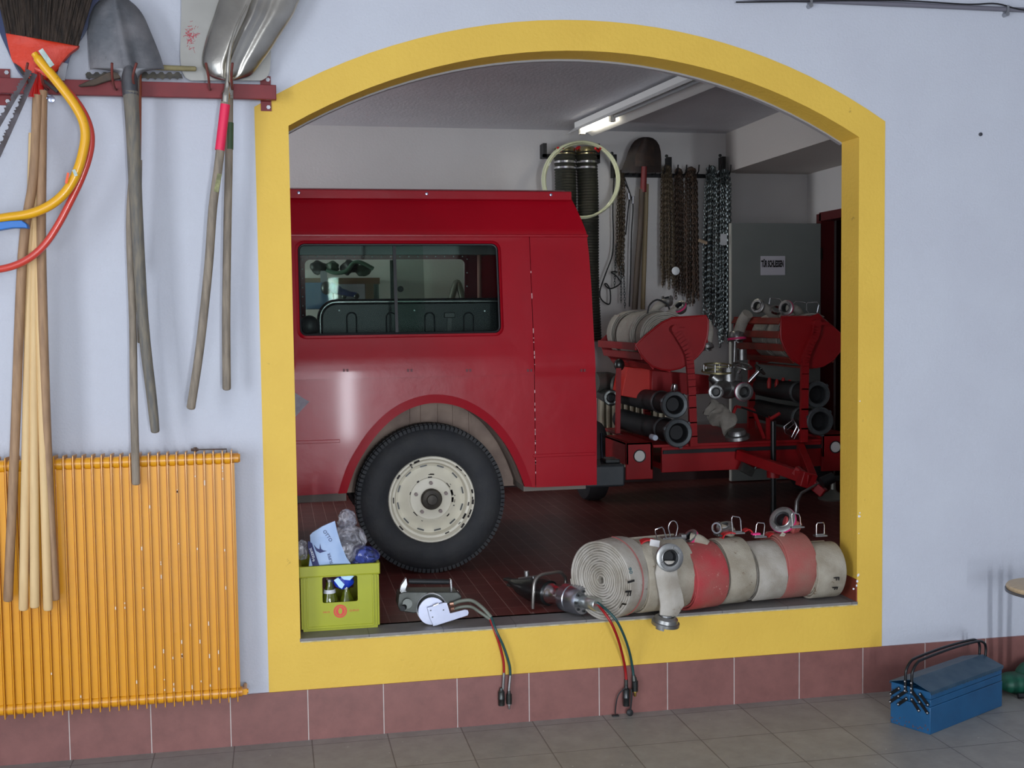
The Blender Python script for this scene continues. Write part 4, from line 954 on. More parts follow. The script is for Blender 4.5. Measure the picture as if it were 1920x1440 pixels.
def lid(sgn):
    w0 = LW*.5; w1 = LW+.003 if sgn > 0 else -.003
    q = [(w0, mz), (w1+(.0 if sgn > 0 else .0), hz), (w1, hz-.012), (w1-.002*sgn, hz-.012), (w1-.002*sgn, hz-.003), (w0, mz-.003)]
    return fixn(M().prism([tb(-.003, w, z) for w, z in q], U_*(LU+.006)).build('lid', m_tbl, t))
lid(1); lid(-1)
sc = M()
for k in range(17):
    u = LU*(k+.5)/17; sc.prism([tb(u-LU/34, -.0035, hz-.011), tb(u-LU/60, -.0035, hz-.017), tb(u+LU/60, -.0035, hz-.017), tb(u+LU/34, -.0035, hz-.011)], W_*.002)
fixn(sc.build('lid_edge', m_tbl, t))
m_arm = mat('arm_black', (14, 16, 20), .35)
def ep(px, py, o=.004): return PP(px, py, tb(-o, 0, 0), U_)
def e(cx, cy): return (1580+cx/5.538, 1140+cy/5.538)
m_rivet = mat('rivet', (220, 222, 228), .3, .8)
for pts in ([(500, 890), (585, 835)], [(495, 972), (580, 915), (660, 862)], [(578, 1000), (662, 942)], [(805, 895), (885, 1005)], [(720, 862), (800, 975), (880, 1090)], [(718, 950), (792, 1065)]):
    q = [ep(*e(*p)) for p in pts]; mm = M()
    for i in range(len(q)-1): mm.bar(q[i]-(q[i+1]-q[i]).normalized()*.005, q[i+1]+(q[i+1]-q[i]).normalized()*.005, .014, .003, U_)
    mm.build('cantilever_arm', m_arm, t)
    rvm = M()
    for p in q: M().lathe([(0, .003), (.003, .002), (.004, 0)], p-U_*.002, -U_, 10).build('rivet', m_rivet, t)
for w, pa in ((.115, [(655, 860), (655, 770), (645, 690), (655, 620), (700, 560), (800, 510)]), (.085, [(720, 870), (718, 770), (722, 690), (735, 620), (770, 580), (850, 540)])):
    w1 = ep(*e(*pa[0])); k = W_.dot(w1-n0)
    q = [tb(-.006, k, .165), tb(-.006, k, .232), tb(.0, k, .262), tb(.03, k, .290), tb(.08, k, .300), tb(LU*.5, k, .306), tb(LU-.08, k, .300), tb(LU-.02, k, .288), tb(LU+.006, k, .262), tb(LU+.006, k, .215), tb(LU+.006, k, .165)]
    M().tube(cat(q, 5), .0062, 10).build('carry_handle', m_arm, t)
    for z in (.168, .186, .21): M().lathe([(0, .003), (.003, .002), (.004, 0)], tb(-.012, k, z), -U_, 10).build('rivet', m_rivet, t)
rb = random.Random(4); gr = M()
for k in range(26):
    w = rb.uniform(0, LW); z = abs(rb.gauss(0, .022)); gr.prism([tb(-.0006, w+rb.uniform(-.008, .008), z+rb.uniform(0, .01)) for _ in range(1)]+[tb(-.0006, w+.006, z), tb(-.0006, w+.002, z+.008)], U_*.0004)
fixn(gr.build('rust_patch', mat('rust_patch', (96, 66, 60), .8), t))
# green waders / folded rubber beside it
gc = PZ(1915, 1300, .05)
m_gr = mat('green_rubber', (22, 96, 72), .5, var=((18, 78, 60), 10, .6))
t = thing('green_boots', 'dark green folded rubber gear lying on the floor right of the blue toolbox', 'rubber gear', (gc.x+.1, gc.y, 0))
def gsh(c, r, sd): 
    m = M().ball(c, r, 24, 14); c = V(c)
    for i, p in enumerate(m.v):
        p = p+V((NZ.noise(p*7+V((sd, 0, 0))), NZ.noise(p*7+V((0, sd, 0))), NZ.noise(p*7)))*.022
        m.v[i] = V((p.x, p.y, max(p.z, .001)))
    return m
a = PZ(1885, 1306, .0); 
gsh((a.x+.16, a.y+.05, .045), (.165, .085, .055), 2).build('lower_fold', m_gr, t)
gsh((a.x+.22, a.y+.07, .085), (.13, .075, .05), 5).build('upper_fold', m_gr, t)
M().tube([V((a.x+.04, a.y-.04, .012)), V((a.x+.14, a.y-.055, .012)), V((a.x+.26, a.y-.05, .012))], .012, 8).build('dark_sole', m_black, t)
# stool whose seat edge shows at the right
sc_ = P(1899, 1106, -.55); sr = .17; s0 = V((sc_.x+sr, sc_.y, sc_.z))
t = thing('round_stool', 'round pale wooden stool standing at the right edge by the white wall', 'stool', (s0.x, s0.y, 0))
M().lathe([(0, .012), (sr*.8, .012), (sr-.006, .008), (sr, 0), (sr-.004, -.010), (0, -.012)], s0, (0, 0, 1), 40).build('seat', mat('seat_wood', (200, 178, 144), .45, var=((176, 150, 116), 8, .6), stretch=(2, 14, 2)), t)
M().lathe([(sr-.02, -.010), (sr+.003, -.010), (sr+.003, -.022), (sr-.02, -.022)], s0, (0, 0, 1), 40, loop=True).build('seat_rim', mat('rim_grey', (96, 98, 106), .4, .5), t)
for k in range(3):
    a_ = 2*PI*k/3+.3; M().cyl(s0+V((.06*math.cos(a_), .06*math.sin(a_), -.02)), V((s0.x+.05*math.cos(a_), s0.y+.05*math.sin(a_), 0)), .012, n=10).build('leg', MATS['rim_grey'], t)
# ================================================================== RED FIRE VEHICLE
YT = 1.04; YC = 1.90; YFAR = 2*YC-YT
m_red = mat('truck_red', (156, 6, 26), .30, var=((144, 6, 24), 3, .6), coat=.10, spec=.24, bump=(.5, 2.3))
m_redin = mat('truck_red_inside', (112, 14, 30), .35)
m_under = mat('wheel_well_dust', (160, 140, 126), .9, var=((120, 102, 94), 8, .8))
m_blk = mat('seat_black', (20, 24, 28), .36, var=((28, 31, 35), 8, .4), spec=.15)
m_tyre = mat('tyre', (36, 38, 42), .7, var=((52, 52, 52), 10, .7), bump=(.2, 60))
m_rim = mat('rim_cream', (232, 226, 206), .45, var=((214, 208, 188), 10, .5), dirt=((70, 58, 46), 22, .05))
def T(px, py, dy=0): return P(px, py, YT+dy)
def Zt(py, px=800, dy=0): return P(px, py, YT+dy).z
XR = T(1119, 800).x
zb_ = Zt(912, 1050); zcr = Zt(853, 1060); zw = Zt(706, 800); zw2 = Zt(700, 800)
ztop = Zt(360, 800, .17); zgut0 = Zt(372, 800, .13)
def Yside(z):
    if z < zw: return YT
    if z < zw+.012: return YT-.010
    pts = [(zw+.012, YT-.010), (zw+.09, YT-.004), (zw+.17, YT+.010), (zw+.25, YT+.022), (Zt(452, 800, .1), YT+.085), (Zt(436, 800, .1), YT+.088), (Zt(425, 800, .1), YT+.10), (zgut0, YT+.155), (9, YT+.16)]
    for (a, b), (c, d) in zip(pts, pts[1:]):
        if z <= c: return b+(d-b)*(z-a)/(c-a)
    return YT+.16
t = thing('fire_vehicle', 'boxy red fire service off-road vehicle parked in the back room, seen from its side', 'vehicle', (.8, YC, ZS))
TK = t
XS0 = T(1003, 800).x      # seam before the rear corner
XF = -.95                 # front end of the rear body
# lower side with wheel arch
arc = [(650, 924), (657, 902), (668, 874), (684, 846), (706, 815), (734, 787), (764, 768), (798, 757), (830, 756), (862, 763), (892, 778), (920, 800), (946, 832), (964, 864), (976, 892), (983, 912)]
arK = [T(x, y) for x, y in arc]; ar = cat(arK, 4)
low_ = [V((XF, YT, zb_-.01))]+[V((p.x, YT, max(p.z, zb_-.01) if k in (0, len(ar)-1) else p.z)) for k, p in enumerate(ar)]+[V((XS0-.001, YT, zb_)), V((XS0-.001, YT, zw)), V((XF, YT, zw))]
for s_, y in ((0, YT), (1, YFAR-.012)):
    q = [V((p.x, y, p.z)) for p in low_]
    fixn(M().prism(q, (0, .012, 0)).build('side_panel', m_red, t))
# raised flare round the arch
fl = M(); nA = len(ar); ac = V((sum(p.x for p in ar)/nA, YT, zb_+.05))
for i in range(nA-1):
    a, b = ar[i], ar[i+1]; oa = a+(a-ac).normalized()*.045; ob = b+(b-ac).normalized()*.045
    fl.add([a+V((0, -.012, 0)), b+V((0, -.012, 0)), ob+V((0, -.001, 0)), oa+V((0, -.001, 0)), a+V((0, .03, 0)), b+V((0, .03, 0))], [(0, 1, 2, 3), (0, 4, 5, 1)])
fixn(fl.build('wheel_arch_flare', m_red, t))
# lower crease strips
M().box(XF, arK[1].x-.05, YT-.005, YT+.002, Zt(831, 600), Zt(825, 600)).build('side_moulding', m_red, t, bevel=.002)
M().box(arK[-2].x+.07, XR-.01, YT-.005, YT+.002, Zt(856, 1050), Zt(850, 1050)).build('side_moulding', m_red, t, bevel=.002)
# upper side with window opening, bowed
wl, wr_, wt, wbm = 559, 937, 457, 627
def up(X, Z, o=0): return V((X, Yside(Z)+o, Z))
wz0, wz1 = P(750, 627, YT+.03).z, P(750, 457, YT+.085).z
wx0, wx1 = P(560, 540, YT+.055).x, P(936, 540, YT+.055).x
H = rr(wx0, wx1, wz0, wz1, .035, 0, 6)
def ringloop(x0, x1, z0, z1, hole):
    n = len(hole)//4; out = []
    for k, (X, Z) in enumerate(((x1, z0), (x1, z1), (x0, z1), (x0, z0))):
        for i in range(n): out.append((X, Z))
    return out
def lerp_ring(hole, outer, steps, yfn, sgn=1):
    m = M(); n = len(hole)
    rows = []
    for s_ in range(steps+1):
        f = s_/steps; rows.append([(h.x+(o[0]-h.x)*f, h.z+(o[1]-h.z)*f) for h, o in zip(hole, outer)])
    vs = [V((x, yfn(z), z)) for r in rows for x, z in r]
    fs = [(s_*n+i, s_*n+(i+1) % n, (s_+1)*n+(i+1) % n, (s_+1)*n+i) for s_ in range(steps) for i in range(n)]
    return m.add(vs, fs)
zA = Zt(441, 800, .09)
Ho = ringloop(wx0-.04, XS0-.001, zw, zA, H)
def side_upper(yf, m, name):
    mm = lerp_ring(H, Ho, 10, yf)
    # return lip of the opening
    k = len(H); base = [V((h.x, yf(h.z), h.z)) for h in H]; inn_ = [p+V((0, .02 if yf(1.5) < YC else -.02, 0)) for p in base]
    mm.add(base+inn_, [(i, (i+1) % k, k+(i+1) % k, k+i) for i in range(k)])
    return mm
def strip(x0, x1, z0, z1, yf, n=14):
    return M().sheet(lambda u, v: V((x0+(x1-x0)*u, yf(z0+(z1-z0)*v), z0+(z1-z0)*v)), 2, n)
su = side_upper(Yside, m_red, 'upper_side')
for a in (strip(XF, wx0-.04, zw, zA, Yside),): k0 = len(su.v); su.v += a.v; su.f += [tuple(i+k0 for i in f) for f in a.f]
su.build('upper_side', m_red, t, sharp=30)
# window frame moulding
H2 = rr(wx0-.012, wx1+.012, wz0-.012, wz1+.012, .045, 0, 6)
mm = M(); n_ = len(H)
for a, b in ((H, H2),):
    va = [V((p.x, Yside(p.z)-.010, p.z)) for p in a]; vb = [V((p.x, Yside(p.z)-.006, p.z)) for p in b]; vc = [V((p.x, Yside(p.z)+.002, p.z)) for p in rr(wx0-.018, wx1+.018, wz0-.018, wz1+.018, .05, 0, 6)]; vd = [V((p.x, Yside(p.z)+.018, p.z)) for p in a]
    mm.add(va+vb+vc+vd, [(i, (i+1) % n_, n_+(i+1) % n_, n_+i) for i in range(n_)]+[(n_+i, n_+(i+1) % n_, 2*n_+(i+1) % n_, 2*n_+i) for i in range(n_)]+[(i, 3*n_+i, 3*n_+(i+1) % n_, (i+1) % n_) for i in range(n_)])
fixn(mm.build('window_surround', m_red, t))
m_gask = mat('gasket_black', (18, 18, 22), .5)
g_ = [V((p.x, Yside(p.z)+.012, p.z)) for p in rr(wx0+.004, wx1-.004, wz0+.004, wz1-.004, .032, 0, 6)]
M().tube(g_, .007, 8, closed=True).build('window_seal', m_gask, t)
m_gl = glass_mat('window_glass', (236, 244, 240), .010)
xm = P(742, 540, YT+.06).x
def pane(x0, x1, o, name='glass_pane'):
    return fixn(M().add([V((x0, Yside(wz0)+o, wz0)), V((x1, Yside(wz0)+o, wz0)), V((x1, Yside(wz1)+o, wz1)), V((x0, Yside(wz1)+o, wz1)), V((x0, Yside(wz0)+o+.004, wz0)), V((x1, Yside(wz0)+o+.004, wz0)), V((x1, Yside(wz1)+o+.004, wz1)), V((x0, Yside(wz1)+o+.004, wz1))], [(0, 1, 2, 3), (7, 6, 5, 4), (0, 4, 5, 1), (1, 5, 6, 2), (2, 6, 7, 3), (3, 7, 4, 0)]).build(name, m_gl, t))
pane(wx0, P(796, 540, YT+.06).x, .022); pane(xm-.01, wx1, .032)
M().add(*(lambda a, b: ([a+V((-.008, 0, 0)), a+V((.008, 0, 0)), b+V((.008, 0, 0)), b+V((-.008, 0, 0)), a+V((-.008, .012, 0)), a+V((.008, .012, 0)), b+V((.008, .012, 0)), b+V((-.008, .012, 0))], [(0, 1, 2, 3), (7, 6, 5, 4), (0, 4, 5, 1), (1, 5, 6, 2), (2, 6, 7, 3), (3, 7, 4, 0)]))(V((xm, Yside(wz0)+.016, wz0)), V((xm, Yside(wz1)+.016, wz1)))).build('window_divider', m_gask, t)
# rear corner panel: outline from the waist over the leaning rear edge to the roof
zR0 = Zt(905, 1060)
redge = [(1119, 908), (1119, 760), (1116, 702), (1113, 620), (1109, 540), (1104, 470), (1101, 449)]
re = [(P(x, y, Yside(Zt(y, x))).x, Zt(y, x)) for x, y in redge]
def redx(z):
    for (xa, za), (xb, zb2) in zip(re, re[1:]):
        if za <= z <= zb2: return xa+(xb-xa)*(z-za)/(zb2-za)
    return re[0][0] if z < re[0][1] else re[-1][0]
def corner(yf, y_in):
    m = M().sheet(lambda u, v: (lambda z: V((XS0+.002+(redx(z)-XS0-.002)*min(u*1.0, 1), yf(z)+(0.018 if False else 0), z)))(zb_+.0+(zA-zb_)*v), 6, 40)
    return m
corner(Yside, 0).build('rear_corner_panel', m_red, t, sharp=30)
yfar = lambda z: 2*YC-Yside(z)
corner(yfar, 0).build('rear_corner_panel', m_red, t, sharp=30)
# rear wall
rwm = M().sheet(lambda u, v: (lambda z: V((redx(z)+.012*math.sin(PI*u)**.3*0, Yside(z)+(yfar(z)-Yside(z))*u, z)))(zb_+(zA-zb_)*v), 8, 30)
fixn(rwm.build('rear_panel', m_red, t))
# seam: chipped joint between side and corner panel
ch = M(); rb = random.Random(8)
for k in range(26):
    z = rb.choice([Zt(rb.uniform(620, 700)), Zt(rb.uniform(760, 850)), Zt(rb.uniform(845, 900)), Zt(rb.uniform(500, 900))])
    ch.box(XS0-.0015, XS0+.0035, Yside(z)-.0022, Yside(z)+.002, z, z+rb.uniform(.003, .02))
o = ch.build('paint_chip', mat('chip_pale', (196, 150, 150), .6), t); o['kind'] = 'stuff'
# roof: side cant, gutter, roof skin
rf_prof = [(449, 1101), (430, 1095), (410, 1089), (390, 1081), (378, 1075)]
def roofx(z):
    q = [(zA, re[-1][0]), (Zt(430, 1095, .1), P(1097, 430, YT+.1).x), (Zt(410, 1089, .11), P(1090, 410, YT+.11).x), (Zt(390, 1081, .13), P(1081, 390, YT+.13).x), (zgut0+.02, P(1070, 374, YT+.15).x)]
    for (za, xa), (zb2, xb) in zip(q, q[1:]):
        if z <= zb2: return xa+(xb-xa)*(z-za)/(zb2-za)
    return q[-1][1]
for yf, nm_ in ((Yside, 'roof_side'), (yfar, 'roof_side')):
    M().sheet(lambda u, v: (lambda z: V((XF+(roofx(z)-XF)*u, yf(z), z)))(zA+(zgut0+.015-zA)*v), 6, 10).build('roof_side', m_red, t, sharp=60)
fixn(M().sheet(lambda u, v: (lambda z: V((roofx(z), Yside(z)+(yfar(z)-Yside(z))*u, z)))(zA+(zgut0+.015-zA)*v), 4, 10).build('roof_rear', m_red, t))
M().box(XF, re[-1][0]+.004, Yside(zA)-.010, Yside(zA)+.005, zA-.010, zA+.004).build('cant_moulding', m_red, t, bevel=.003)
xg = P(1070, 365, YT+.14).x
gy = YT+.125
gt = M()
for k in range(2):
    y0, s_ = (gy, 1) if k == 0 else (2*YC-gy, -1)
    q = [(y0, zgut0-.008), (y0-.006*s_, zgut0-.004), (y0-.004*s_, zgut0+.040), (y0+.010*s_, zgut0+.046), (y0+.05*s_, zgut0+.046), (y0+.05*s_, zgut0-.004)]
    fixn(M().prism([V((XF-.02, y, z)) for y, z in q], (xg-XF+.02, 0, 0)).build('rain_gutter', m_red, t, bevel=.002))
rs_ = M().sheet(lambda u, v: V((XF-.02+(xg-.0-XF)*u, gy+.02+(2*YC-2*gy-.04)*v, zgut0+.044+.045*math.sin(PI*v)**.6)), 4, 20, (0, 0, -.012))
fixn(rs_.build('roof_skin', m_red, t))
m_bolt = mat('bolt_zinc')  if False else MATS['bolt_zinc']
for px, py in ((560, 360), (800, 359), (1033, 368)):
    p_ = P(px, py, gy-.006); M().lathe([(0, .006), (.007, .005), (.009, 0)], V((p_.x, gy-.004, zgut0+.024)), (0, -1, 0), 10).build('gutter_bolt', m_bolt, t)
    M().lathe([(0, .005), (.005, .004), (.006, 0)], V((p_.x, Yside(zgut0-.02)-.0, zgut0-.03)), (0, -1, .3), 8).build('gutter_bolt', m_red, t)
for px in (648, 768, 878, 992, 1092):
    c = T(px, 694); M().box(c.x-.014, c.x-.004, Yside(c.z)-.004, Yside(c.z)+.002, c.z-.008, c.z+.006).build('rivet_mark', mat('mark_dark', (96, 10, 24), .5), t)
    M().box(c.x+.004, c.x+.014, Yside(c.z)-.004, Yside(c.z)+.002, c.z-.008, c.z+.006).build('rivet_mark', mat('mark_dark'  , (96, 10, 24)), t)
fixn(M().prism([V((T(x, y).x, YT-.0015, T(x, y).z)) for x, y in ((480, 700), (548, 733), (562, 742), (566, 745), (580, 753), (546, 790), (500, 800))], (0, .001, 0)).build('tape_patch', mat('duct_tape', (134, 126, 134), .6, var=((156, 148, 156), 40, .8)), t))
# far side with window and rivets
Hf = rr(P(572, 530, YFAR-.06).x, P(871, 530, YFAR-.06).x, P(720, 640, YFAR-.06).z, P(720, 487, YFAR-.06).z, .035, 0, 6)
Hof = ringloop(XF, XS0+.1, zw, zA, Hf)
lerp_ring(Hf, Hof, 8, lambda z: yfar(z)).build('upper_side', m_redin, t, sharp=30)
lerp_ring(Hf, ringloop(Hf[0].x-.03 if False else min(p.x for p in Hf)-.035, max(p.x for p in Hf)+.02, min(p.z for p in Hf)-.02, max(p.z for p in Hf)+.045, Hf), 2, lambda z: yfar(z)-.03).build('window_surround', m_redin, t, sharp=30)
rv_ = M(); x_0, x_1 = min(p.x for p in Hf), max(p.x for p in Hf); z_1 = max(p.z for p in Hf); z_0 = min(p.z for p in Hf)
spots = [(x_0+.02+(x_1-x_0-.04)*k/17, z_1+.018) for k in range(18)]+[(x_0-.018, z_0+(z_1-z_0)*k/9) for k in range(10)]+[(x_1+.012, z_0+(z_1-z_0)*k/6) for k in range(1, 7)]
for x, z in spots:
    M().lathe([(0, .004), (.004, .003), (.005, 0)], V((x, yfar(z)-.030, z)), (0, -1, 0), 8).build('rivet', MATS['rivet'], t)
pgx = P(736, 530, YFAR-.06).x
M().box(pgx-.010, pgx+.010, yfar(1.7)-.01, yfar(1.7)+.005, z_0, z_1).build('window_divider', m_gask, t)
pf_ = M().box(x_0, x_1, yfar(1.7)-.02, yfar(1.7)-.016, z_0, z_1).build('glass_pane', glass_mat('far_glass', (240, 246, 240), .006), t)
bk = P(751, 542, yfar(1.7)-.03)
M().lathe([(0, .01), (.012, .012), (.02, .008), (.021, 0)], bk, (0, -1, 0), 18).lathe([(0, .014), (.004, .013)], bk, (0, -1, 0), 8).build('window_catch', m_gask, t)
# inside: roof rail, rear post, bench back, seat hump
zi1 = P(750, 461, YFAR-.15).z; zi0 = P(750, 478, YFAR-.15).z
M().box(XF, XR-.08, yfar(zi0)-.10, yfar(zi0)-.02, zi0, zi1+.1).build('inner_roof_rail', mat('inner_grey', (168, 176, 178), .6), t)
px_ = P(898, 540, YFAR-.12).x
M().cyl((px_, yfar(1.7)-.09, ZS+.7), (px_, yfar(1.9)-.11, zi0), .014, n=12).build('roll_bar', mat('bar_pinkish', (176, 120, 110), .35, .3), t)
ybn = YT+.30
def Bp(x, y, o=0): return P(x, y, ybn+o)
zs0 = wz0-.25
bx0, bx1 = Bp(600, 600).x, XS0+.16
zbt = Bp(760, 565).z
q = [V((bx0, 0, zs0)), V((bx0, 0, zbt-.09))]+[V((bx0+.09-.09*math.cos(k*PI/12), 0, zbt-.09+.09*math.sin(k*PI/12))) for k in range(1, 7)]+[V((bx1, 0, zbt)), V((bx1, 0, zs0))]
fixn(M().prism([V((p.x, ybn, p.z)) for p in q], (0, .015, 0)).build('bench_back', m_blk, t))
M().tube([V((p.x, ybn-.004, p.z)) for p in q], .016, 12).build('bench_rim', mat('rim_black', (20, 21, 24), .25, coat=.5), t)
for px in (660, 734, 806, 879):
    a = Bp(px-9, 630); b = Bp(px+9, 630); tz = Bp(px, 586).z; r_ = (b.x-a.x)/2
    pts = [V((a.x, ybn-.002, zs0))]+[V(((a.x+b.x)/2-r_*math.cos(k*PI/10), ybn-.002, tz-r_+r_*math.sin(k*PI/10))) for k in range(11)]+[V((b.x, ybn-.002, zs0))]
    M().tube(pts, .0045, 8).build('pressed_rib', m_blk, t)
M().obox(Bp(843, 591, -.012), (.03, .008, .014)).build('belt_buckle', m_gask, t, bevel=.003)
M().bar(Bp(843, 596, -.008), Bp(842, 628, -.008), .024, .006, (0, 1, 0)).build('belt_strap', m_gask, t)
rvb = M()
for px, py in ((636, 582), (777, 582), (909, 583)): M().lathe([(0, .004), (.004, .003), (.005, 0)], Bp(px, py, -.001), (0, -1, 0), 8).build('rivet', MATS['rivet'], t)
M().ball(Bp(580, 612, -.05), (.055, .06, .06)).build('head_rest', m_gask, t)
# load floor, underside, wheel housing
M().box(XF, XR-.03, YT+.40, YFAR-.40, ZS+.62, ZS+.64).build('load_floor', mat('floor_dark', (40, 40, 42), .7), t)
xa_, xb_ = ar[0].x-.02, ar[-1].x+.02
wm = M().box(xa_, xb_, YT+.30, YT+.32, zb_-.03, zw-.12)
for px in (770, 790, 822, 850, 880): wm.box(P(px, 800, YT+.3).x-.004, P(px, 800, YT+.3).x+.004, YT+.285, YT+.30, zb_, zw-.13)
wm.build('inner_wheel_housing', m_under, t)
lm_ = M(); 
for i in range(nA-1):
    a, b = ar[i], ar[i+1]; lm_.add([a+V((0, .012, 0)), b+V((0, .012, 0)), b+V((0, .37, 0)), a+V((0, .37, 0))], [(0, 1, 2, 3)])
lm_.build('wheel_arch_liner', m_under, t)
M().box(XF, ar[0].x, YT+.05, YFAR-.05, zb_-.035, zb_+.01).build('sill_member', mat('sill_grey', (110, 100, 92), .8), t)
M().box(ar[-1].x, XR-.06, YT+.02, YFAR-.05, zb_-.022, zb_+.01).build('sill_member', MATS['sill_grey'], t)
M().box(XF-1.6, XR-.1, YT+.42, YT+.50, ZS+.42, ZS+.54).box(XF-1.6, XR-.1, YFAR-.50, YFAR-.42, ZS+.42, ZS+.54).build('chassis_rail', m_blackp, t)
# wheels
wc = P(810, 935, YT+.08)
def wheel(cx, cy, sgn, R=.407):
    c = V((cx, cy, ZS+R))
    ax = (0, -sgn, 0)
    w = M().lathe([(.232, .0), (.245, .012), (.30, .022), (.345, .018), (.372, .004), (.392, -.014), (R-.004, -.034), (R-.002, -.09), (R-.002, -.14), (.385, -.175), (.30, -.19), (.235, -.17)], c, ax, 72, loop=True)
    root = w.build('wheel', m_tyre, TK); WL[root.name] = WL[TK.name]
    tr = M(); a, b, d = basis(ax)
    for k in range(104):
        th = 2*PI*k/104; e_ = a*math.cos(th)+b*math.sin(th); f_ = -a*math.sin(th)+b*math.cos(th)
        tr.obox(c+e_*(R-.016)-d*.016, (.013, .0085, .010), R=Matrix((e_, f_, d)).transposed())
        tr.obox(c+e_*(R-.005)-d*.09, (.0065, .0088, .05), R=Matrix((e_, f_, d)).transposed())
    tr.build('tread_lug', m_tyre, root)
    rim = M().lathe([(.236, .004), (.232, .012), (.224, .012), (.218, .002), (.212, -.012), (.200, -.014), (.196, -.022), (.190, -.050), (.176, -.060), (.150, -.052), (.128, -.030), (.118, -.026), (.112, -.034), (.060, -.034), (.052, -.030)], c, ax, 60, caps=False)
    rim.build('rim', m_rim, root)
    sl = M()
    for k in range(12):
        th = 2*PI*k/12+.2; e_ = a*math.cos(th)+b*math.sin(th); f_ = -a*math.sin(th)+b*math.cos(th)
        sl.obox(c+e_*.180-d*.0555, (.0035, .019, .004), R=Matrix((e_, f_, d)).transposed())
    sl.build('rim_slot', m_blackp, root)
    for k in range(5):
        th = 2*PI*k/5+.31; e_ = a*math.cos(th)+b*math.sin(th)
        M().cyl(c+e_*.086-d*.036, c+e_*.086-d*.016, .0105, n=6).build('wheel_nut', mat('nut_steel', (120, 108, 104), .5, .6), root)
    M().lathe([(.055, -.034), (.058, -.004), (.050, .008), (.030, .014), (.026, .026), (0, .028)], c, ax, 28).build('hub_cap', mat('hub_grime', (62, 58, 52), .55, .4, var=((90, 84, 74), 20, .7)), root)
    ch = M(); rq = random.Random(11)
    for k in range(44):
        th = rq.uniform(-.9, .9)+ (0 if k < 26 else rq.uniform(0, 6)); rr_ = rq.choice([.222, .224, .206, .13, .118]); e_ = a*math.cos(th)+b*math.sin(th); f_ = -a*math.sin(th)+b*math.cos(th)
        hh = {.222: .0125, .224: .0125, .206: -.0125, .13: -.032, .118: -.0255}[rr_]
        ch.obox(c+e_*rr_+d*hh, (rq.uniform(.002, .006), rq.uniform(.003, .016), .0008), R=Matrix((e_, f_, d)).transposed())
    o_ = ch.build('paint_chip', mat('chip_rust', (44, 36, 32), .7), root); o_['kind'] = 'stuff'
    return root
wheel(wc.x, YT+.09, 1); wheel(wc.x-2.77, YT+.09, 1); wheel(wc.x, YFAR-.09, -1); wheel(wc.x-2.77, YFAR-.09, -1)
M().cyl((wc.x, YT+.25, ZS+.40), (wc.x, YFAR-.25, ZS+.40), .055, n=16).ball((wc.x, YC, ZS+.40), .14).build('rear_axle', m_blackp, t)
# cab, bonnet and nose, hidden behind the wall from the photograph's place
cb_ = M().prism([V((x, YT, z)) for x, z in ((XF-.004, zb_), (XF-.004, zA), (XF-.95, zA), (XF-1.12, zw+.02), (XF-1.12, zw-.02), (XF-2.0, zw-.10), (XF-2.02, zb_+.25), (XF-1.72, zb_+.25), (XF-1.62, zb_+.36), (XF-1.14, zb_+.36), (XF-.98, zb_))], (0, YFAR-YT, 0))
fixn(cb_.build('cab_body', m_red, t, bevel=.02))
M().box(XF-.86, XF-.12, YT-.012, YT+.02, zw+.12, zA-.10).box(XF-.86, XF-.12, YFAR-.02, YFAR+.012, zw+.12, zA-.10).build('cab_window', m_gask, t)
M().box(XF-1.0, XF+.0, YT+.1, YFAR-.1, zA, zgut0+.03).build('cab_roof', m_red, t, bevel=.02)
M().box(XF-2.12, XF-2.0, YT+.02, YFAR-.02, ZS+.42, ZS+.52).build('front_bumper', m_blackp, t, bevel=.01)
# rear bumper block and tail pipe
b0 = P(1124, 870, 1.30); 
a0, a1 = P(1126, 914, 1.22), P(1172, 871, 1.22)
M().box(XR-.02, a1.x, 1.22, 1.52, a0.z, a1.z).build('bumperette', mat('bumper_dark', (34, 40, 44), .5, var=((52, 54, 54), 14, .5)), t, bevel=.012)
M().box(P(1137, 868, 1.26).x, P(1165, 868, 1.26).x, 1.28, 1.40, a1.z, P(1150, 861, 1.28).z).build('bumper_step', m_blackp, t, bevel=.006)
M().tube([P(1127, 812, 1.4), P(1128, 840, 1.38), P(1129, 868, 1.36)], .008, 10).build('rear_rod', mat('rod_dark', (30, 30, 40), .2, .6), t)
# ================================================================== HOSE TRAILER
Y0 = 2.42
m_tr = mat('trailer_red', (156, 18, 24), .42, var=((140, 12, 20), 8, .6), dirt=((96, 40, 36), 30, .12))
m_trd = mat('trailer_slat', (134, 44, 34), .5, var=((110, 50, 36), 14, .7))
tc_ = P(1400, 830, Y0+.5)
t = thing('hose_trailer', 'red fire hose trailer with two hose cradles parked behind the red vehicle', 'trailer', (tc_.x, Y0+.6, ZS))
TR = t
def tp(x, y, d=0): return P(x, y, Y0+d)
# fender boxes with round reflectors
for xa, xb, ya, yb_2, rx, ry in ((1174, 1224, 828, 900, 1199, 855), (1541, 1596, 812, 884, 1566, 838)):
    a, b = tp(xa, yb_2), tp(xb, ya)
    M().box(a.x, b.x, Y0, Y0+.5, b.z-.02, b.z).box(a.x, b.x, Y0, Y0+.02, a.z, b.z).box(a.x, a.x+.02, Y0, Y0+.5, a.z+.1, b.z).box(b.x-.02, b.x, Y0, Y0+.5, a.z+.06, b.z).build('light_box', m_tr, t, bevel=.004)
    c = tp(rx, ry, -.004)
    M().lathe([(0, .006), (.036, .006), (.040, 0)], c, (0, -1, 0), 24).build('round_reflector', mat('reflector_white', (224, 222, 216), .25), t)
    M().lathe([(.038, 0), (.044, .002), (.044, .008), (.038, .008)], c, (0, -1, 0), 24, loop=True).build('reflector_ring', m_black, t)
a, b = tp(1243, 887), tp(1552, 832)
c1 = tp(1226, 840)
